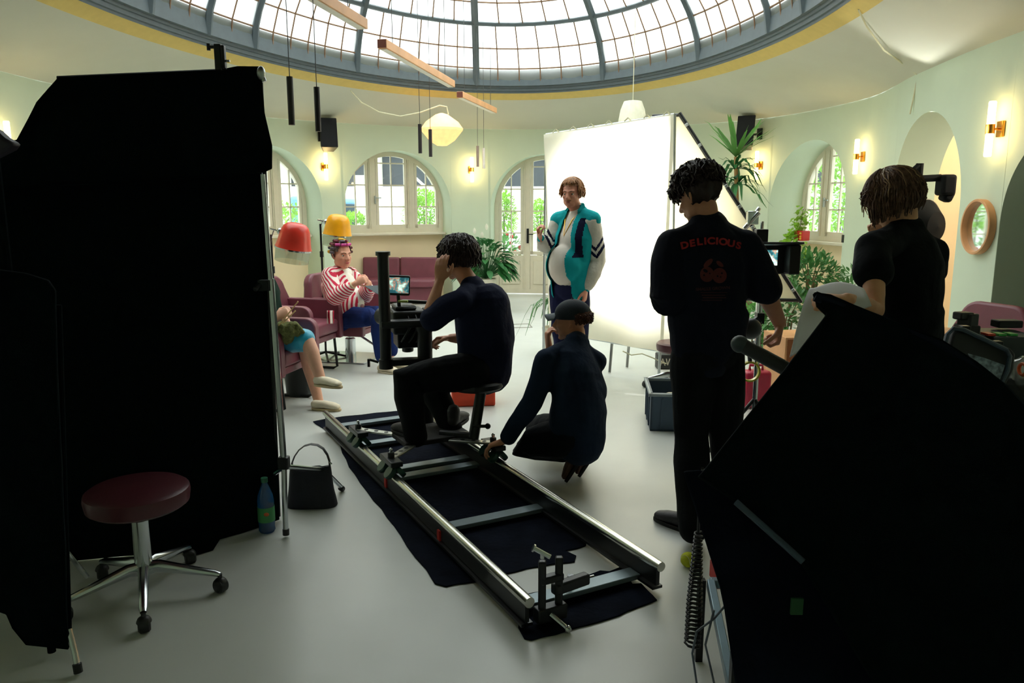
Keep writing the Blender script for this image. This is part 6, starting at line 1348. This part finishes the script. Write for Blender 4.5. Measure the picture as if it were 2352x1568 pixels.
def sleeve(k, name):
    mb = MB(); J = p5.J; a, b, c = J['sh' + k], J['el' + k], J['wr' + k]
    pts = [a + (a - J['neck']).normalized() * -.03, a, a.lerp(b, .5), b, b.lerp(c, .45), b.lerp(c, .85)]
    mb.chain(pts, [.07, .078, .082, .08, .076, .05], ref=p5.f, n=18); o = mb.build(name, white_n, jk); remesh(o, .008, 2, .01, 10, 5); return o
sl5 = sleeve('L', 'sleeve'); sr5 = sleeve('R', 'sleeve')
# navy panel and chevrons woven into the left sleeve
for so, k in ((sl5, 'L'), (sr5, 'R')):
    me = so.data; me.materials.append(navyn); a, b = p5.J['sh' + k], p5.J['el' + k]; ax = (b - a).normalized(); ln = (b - a).length; view = Vector((-.1, -1, 0)); sdv = ax.cross(view).normalized()
    for p in me.polygons:
        d = p.center - a; t = d.dot(ax); x = d.dot(sdv); th = x + (0)
        y = t - ln * .5 + abs(x + .005) * 1.1
        if (.045 < y < .075 or .105 < y < .14) and t > .02: p.material_index = 1
    cf = MB(); w0, w1 = p5.J['wr' + k], p5.J['el' + k]; cf.chain([w0.lerp(w1, .05), w0.lerp(w1, .22)], [.036, .044], n=16, q=2); cf.build('cuff', turq, so)
me = jk.data; me.materials.append(navyn)
for p in me.polygons:
    d = p.center - p5.J['shL']; s_ = (p5.J['shL'] - p5.J['shR']).normalized()
    if -.05 < d.dot(s_) < -.0 and -.3 < d.z < .02: p.material_index = 1
mb = MB(); nk = p5.J['neck']; sR = p5.f.cross(UPZ)
for q in (1, -1): mb.chain([nk + UPZ * .05 - p5.f * .05, nk + sR * .07 * q + UPZ * .045, nk + sR * .075 * q + p5.f * .045 - UPZ * .0], [(.012, .03), (.014, .038), (.012, .034)], ref=UPZ, n=12)
mb.build('collar', turq, jk)
mb = MB()
for dz in (0, .03):
    pts = [nk + sR * .06 + UPZ * .02, nk + sR * .045 + p5.f * .1 - UPZ * (.06), nk + p5.f * (.15) - UPZ * (.19 + dz), nk - sR * .045 + p5.f * .1 - UPZ * .06, nk - sR * .06 + UPZ * .02]
    mb.tube([pts[0], pts[0].lerp(pts[1], .5) + p5.f * .01, pts[1], pts[1].lerp(pts[2], .5), pts[2], pts[3].lerp(pts[2], .5), pts[3], pts[4].lerp(pts[3], .5) + p5.f * .01, pts[4]], .0035, 6)
mb.build('gold_necklace', mat('gold', (226, 176, 70), .3, 1), p5.o)
hair(p5, .006, hairmat('sandy_hair', (0, 0, 0)), lambda s: (strands(s, p5.J['head'], p5.R, 800, (1.0, 5.2), (.0, 1.0), (.02, .065), thick=.004, jit=.014, seed=31, thend=1.5), strands(s, p5.J['head'], p5.R, 260, (-1.1, 1.1), (.0, .5), (0, 0), thick=.004, jit=.012, seed=32, thend=.95)), disp=.004)
# ---------------- woman in curlers
J = dict(head=(785, 586, 7.66), neck=(782, 622, 7.72), chest=(782, 652, 7.7), pel=(790, 722, 7.72), shL=(806, 632, 7.86), elL=(838, 678, 7.75), wrL=(848, 650, 7.42), shR=(757, 633, 7.56), elR=(770, 682, 7.4), wrR=(818, 650, 7.32),
         hipL=(800, 728, 7.82), knL=(892, 722, 7.55), anL=(900, 812, 7.5), hipR=(790, 728, 7.66), knR=(868, 728, 7.3), anR=(878, 826, 7.25))
p6 = Person('person seated in hair curlers and a red-striped blouse under the yellow hood dryer', Vector((J['pel'] and A(800, 722, 7.7).x, 7.65, 0)), J, (.85, -.5, 0), (.72, -.72, -.04), skin=(222, 160, 134), wide=1.15, belly=.02, hs=1.14)
p6.body({'L': ((-.2, -.5, .35), (-.6, .3, -.4), 1, (.8, .9, .9, 1.0), .6), 'R': ((.75, -.1, .35), (.3, .8, -.2), 1, (.8, .85, .9, .95), .6)}, vox=.0075, jaw=1.2)
facebits(p6.o, p6.J['head'], p6.R, 1.14, (110, 80, 60), (190, 90, 90))
def stripes(name, ang, scale):
    m = bpy.data.materials.new(name); m.use_nodes = True; t = m.node_tree; n = t.nodes; b = n['Principled BSDF']; b.inputs['Roughness'].default_value = .85
    tx = n.new('ShaderNodeTexCoord'); mp = n.new('ShaderNodeMapping'); mp.inputs['Rotation'].default_value = ang; wv = n.new('ShaderNodeTexWave'); wv.inputs['Scale'].default_value = scale; wv.inputs['Distortion'].default_value = 1.2; wv.inputs['Detail'].default_value = 1; wv.inputs['Detail Scale'].default_value = 1
    r = n.new('ShaderNodeValToRGB'); r.color_ramp.elements[0].position = .5; r.color_ramp.elements[1].position = .56; r.color_ramp.elements[0].color = (*lin((238, 222, 216)), 1); r.color_ramp.elements[1].color = (*lin((196, 28, 66)), 1)
    t.links.new(tx.outputs['Object'], mp.inputs[0]); t.links.new(mp.outputs[0], wv.inputs[0]); t.links.new(wv.outputs['Fac'], r.inputs[0]); t.links.new(r.outputs[0], b.inputs['Base Color']); return m
wt6 = p6.shirt(fabric('white_blouse', (236, 234, 224), .4, .03), .014, .3, .03, None, name='blouse', disp=.008)
mb = MB(); p6.torso(mb, .034); mb.chain([p6.J['pel'].lerp(p6.J['chest'], .5), p6.J['pel'] - p6.f * .04 + UPZ * -.04], [(.21, .16), (.21, .16)], ref=p6.f, n=26, q=2)
j6 = mb.build('striped_jacket', stripes('red_stripes_vertical', (0, 0, .5), 11), p6.o); remesh(j6, .009, 3, .008, 9)
cutfront(j6, p6.J['pel'].lerp(p6.J['neck'], .5), UPZ, (p6.f + Vector((.35, .1, 0))).normalized(), lambda z: .09 + .05 * max(0, min(1, (p6.J['neck'].z - z) / .4)), 0, 0)
for k in 'LR':
    mb = MB(); J6 = p6.J; a, b, c = J6['sh' + k], J6['el' + k], J6['wr' + k]; mb.chain([a, a.lerp(b, .5), b], [.082, .085, .082], ref=p6.f, n=18); mb.chain([b, b.lerp(c, .4), b.lerp(c, .62)], [.082, .075, .06], ref=p6.f, n=18)
    o = mb.build('sleeve', stripes('red_stripes_slanted_' + k, (.0, -.5 if k == 'R' else .3, .3), 11) if k == 'L' else stripes('red_stripes_slanted_R', (0, .95, .25), 11), j6); remesh(o, .009, 3, .008, 9)
p6.trousers(fabric('blue_jeans', (26, 44, 96), .5, .2), .96, .025)
cream_sh = mat('cream_canvas', (220, 208, 184), .7, bump=.2, bscale=200)
for k in 'LR':
    an = p6.J['an' + k]; h_ = Vector((an.x - .05, an.y + .03, 0.0)); p6.shoe(h_, h_ + Vector((.22, -.1, 0)), cream_sh, mat('pale_sole', (200, 190, 166), .7), low=True)
mb = MB(); scalp(mb, p6.J['head'], p6.R, 1.14, .008); hb = mb.build('hair', hairmat('grey_brown_hair', (84, 66, 62)), p6.o); remesh(hb, .007, 1, .006, 30)
b = bmesh.new(); b.from_mesh(hb.data); Ri = p6.R.inverted(); bmesh.ops.delete(b, geom=[v for v in b.verts if (lambda q: q.y > .055 and q.z < .095 or q.z < -.03 and q.y > -.02 or abs(q.x) > .05 and q.y > .01 and q.z < .04)(Ri @ (v.co - p6.J['head']))], context='VERTS'); b.to_mesh(hb.data); b.free()
cols6 = [mat('curler_%d' % i, c_, .5) for i, c_ in enumerate(((196, 60, 140), (110, 40, 56), (226, 170, 30), (84, 74, 84), (96, 60, 66)))]
rnd = random.Random(4)
for th, n_, z_ in ((.15, 1, 0), (.55, 6, 0), (.95, 10, 0), (1.3, 11, 0), (1.65, 11, 0)):
    for k in range(n_):
        a = 2 * PI * k / n_ + .3
        a %= 2 * PI
        if th > 1.0 and (a < 1.2 or a > 5.1): continue
        v = Vector((math.sin(a) * math.sin(th) * .1, math.cos(a) * math.sin(th) * .118 - .02, math.cos(th) * .108 + .038)) * 1.08; c_ = p6.J['head'] + p6.R @ v; tdir = p6.R @ Vector((math.cos(a), -math.sin(a), 0)); 
        col_ = cols6[0] if (th > .9 and math.cos(a) > .45) else cols6[2] if th > 1.3 and rnd.random() < .6 else cols6[rnd.randrange(1, 5)]
        mb = MB(); mb.tube([c_ - tdir * .024, c_ + tdir * .024], .0135, 14); cu = mb.build('curler', col_, hb)
mb = MB(); a, b_ = p6.J['wrR'], p6.J['elR']; q = a.lerp(b_, .15); d = (b_ - a).normalized(); mb.tube([q - d * .006, q + d * .006], .036, 18); mb.build('bangle', mat('ivory_bangle', (230, 220, 180), .4), p6.o)
# ---------------- knitter, mostly behind the black flag
J = dict(head=(592, 560, 6.25), neck=(595, 622, 6.25), chest=(602, 672, 6.22), pel=(615, 778, 6.15), shL=(600, 650, 6.42), elL=(612, 725, 6.4), wrL=(640, 735, 6.1), shR=(598, 655, 6.05), elR=(600, 735, 5.95), wrR=(636, 728, 5.82),
         hipL=(630, 780, 6.22), knL=(700, 800, 6.05), anL=(733, 925, 6.02), hipR=(630, 782, 6.06), knR=(706, 780, 5.85), anR=(738, 875, 5.78))
p7 = Person('person with crossed bare legs in turquoise shorts knitting, mostly behind the black flag', Vector((A(620, 780, 6.1).x, 6.1, 0)), J, (.95, -.3, 0), (.9, -.35, -.25), skin=(224, 170, 144), wide=1.0)
p7.body({'L': ((.8, -.3, .2), (-.2, -.6, -.5), 1, (.8, .9, .9, 1.0), .6), 'R': ((.8, .1, .45), (0, .8, -.4), 1, (.8, .9, .95, 1.0), .6)})
p7.shirt(fabric('dark_green_top', (24, 44, 36), .4), .016, .5, .03)
mb = MB(); p7.limb(mb, 'R', ('hip', 'kn', 'an'), LEG, 0, .44, .022, .03); p7.limb(mb, 'L', ('hip', 'kn', 'an'), LEG, 0, .36, .022, .03); mb.chain([p7.J['pel'], p7.J['pel'].lerp(p7.J['chest'], .3)], [(.17, .13), (.16, .12)], ref=p7.f, n=24)
o = mb.build('shorts', mat('turquoise_satin', (20, 156, 190), .4, var=.08, bump=.4, bscale=20, sheen=.3), p7.o); remesh(o, .008, 2, .006, 9)
for (hp, tp) in ((A(722, 885, 5.78), A(795, 893, 5.68)),):
    d = (tp - hp).normalized(); s_o = p7.shoe(hp, hp + d * .25, cream_sh, mat('rope_sole', (196, 176, 140), .8), low=True)
hp, tp = Z(716, 940), Z(788, 944); d = (tp - hp).normalized(); p7.shoe(hp, hp + d * .25, cream_sh, mat('rope_sole', (0, 0, 0)), low=True)
s = MB(); strands(s, p7.J['head'], p7.R, 260, (.9, 5.4), (0, 1.2), (.02, .06), thick=.008, jit=.012, seed=41); s.build('hair', hairmat('grey_brown_hair', (0, 0, 0)), p7.o, smooth=60)
kc = A(662, 757, 5.78); mb = MB()
for dx, dy, dz, r_ in ((0, 0, 0, .07), (-.06, 0, .01, .06), (.06, .02, -.01, .055), (-.03, .02, -.06, .06), (.03, 0, .03, .045)): mb.ball(kc + Vector((dx, dy, dz)), (r_ * 1.1, r_ * .8, r_ * .75))
o = mb.build('knitting', mat('olive_wool', (92, 96, 52), .95, var=.3, scale=60, bump=1, bscale=90)); remesh(o, .008, 1, .02, 22); tag(o, 'olive green knitting lying in the lap of the knitter', 'knitting')
for (x0, y0, x1, y1), lb in (((640, 748, 684, 693), 'longer upper'), ((650, 742, 678, 714), 'shorter lower')):
    mb = MB(); a, b = A(x0, y0, 5.74), A(x1, y1, 5.7); mb.tube([a, b], .0045, 8); mb.ball(b, .006, n=8, m=6); tag(mb.build('knitting_needle', mat('bamboo', (206, 170, 112), .5)), lb + ' bamboo knitting needle held by the knitter', 'knitting needle')
# grey garment over the arm of the far chair, striped cloth on the middle chair, dark bin
o = thing('waste_bin', Vector((A(682, 880, 6.35).x, 6.4, 0)), 'dark round bin under the seat behind the knitter\'s legs', 'bin')
mb = MB(); q = Vector((A(684, 880, 6.35).x, 6.4, 0)); mb.lathe([(.001, .0), (.11, 0), (.13, .3), (.001, .3)], q); mb.build('body', mat('dark_green_plastic', (16, 26, 26), .5), o)
mb = MB(); mb.lathe([(.11, .295), (.13, .295), (.132, .31), (.11, .31)], q, cap=False); mb.build('rim', mat('green_rim', (26, 120, 60), .5), o)
mb = MB(); mb.poly3([A(838, 657, 7.2), A(890, 655, 7.15), A(895, 690, 7.1), A(862, 672, 7.1)], .01); tag(mb.build('grey_tray', mat('slate_grey', (92, 104, 110), .6)), 'slate grey board on the lap of the woman in curlers', 'board')
mb = MB(); mb.grid(lambda u, v: A(752 + 14 * u, 713 + 30 * v, 7.0 + .02 * math.sin(9 * u)), 6, 6); 
tag(mb.build('striped_cloth', stripes('red_stripes_cloth', (0, 0, 0), 7), solid=.01), 'red and white striped cloth hanging by the armrest of the empty chair', 'cloth')
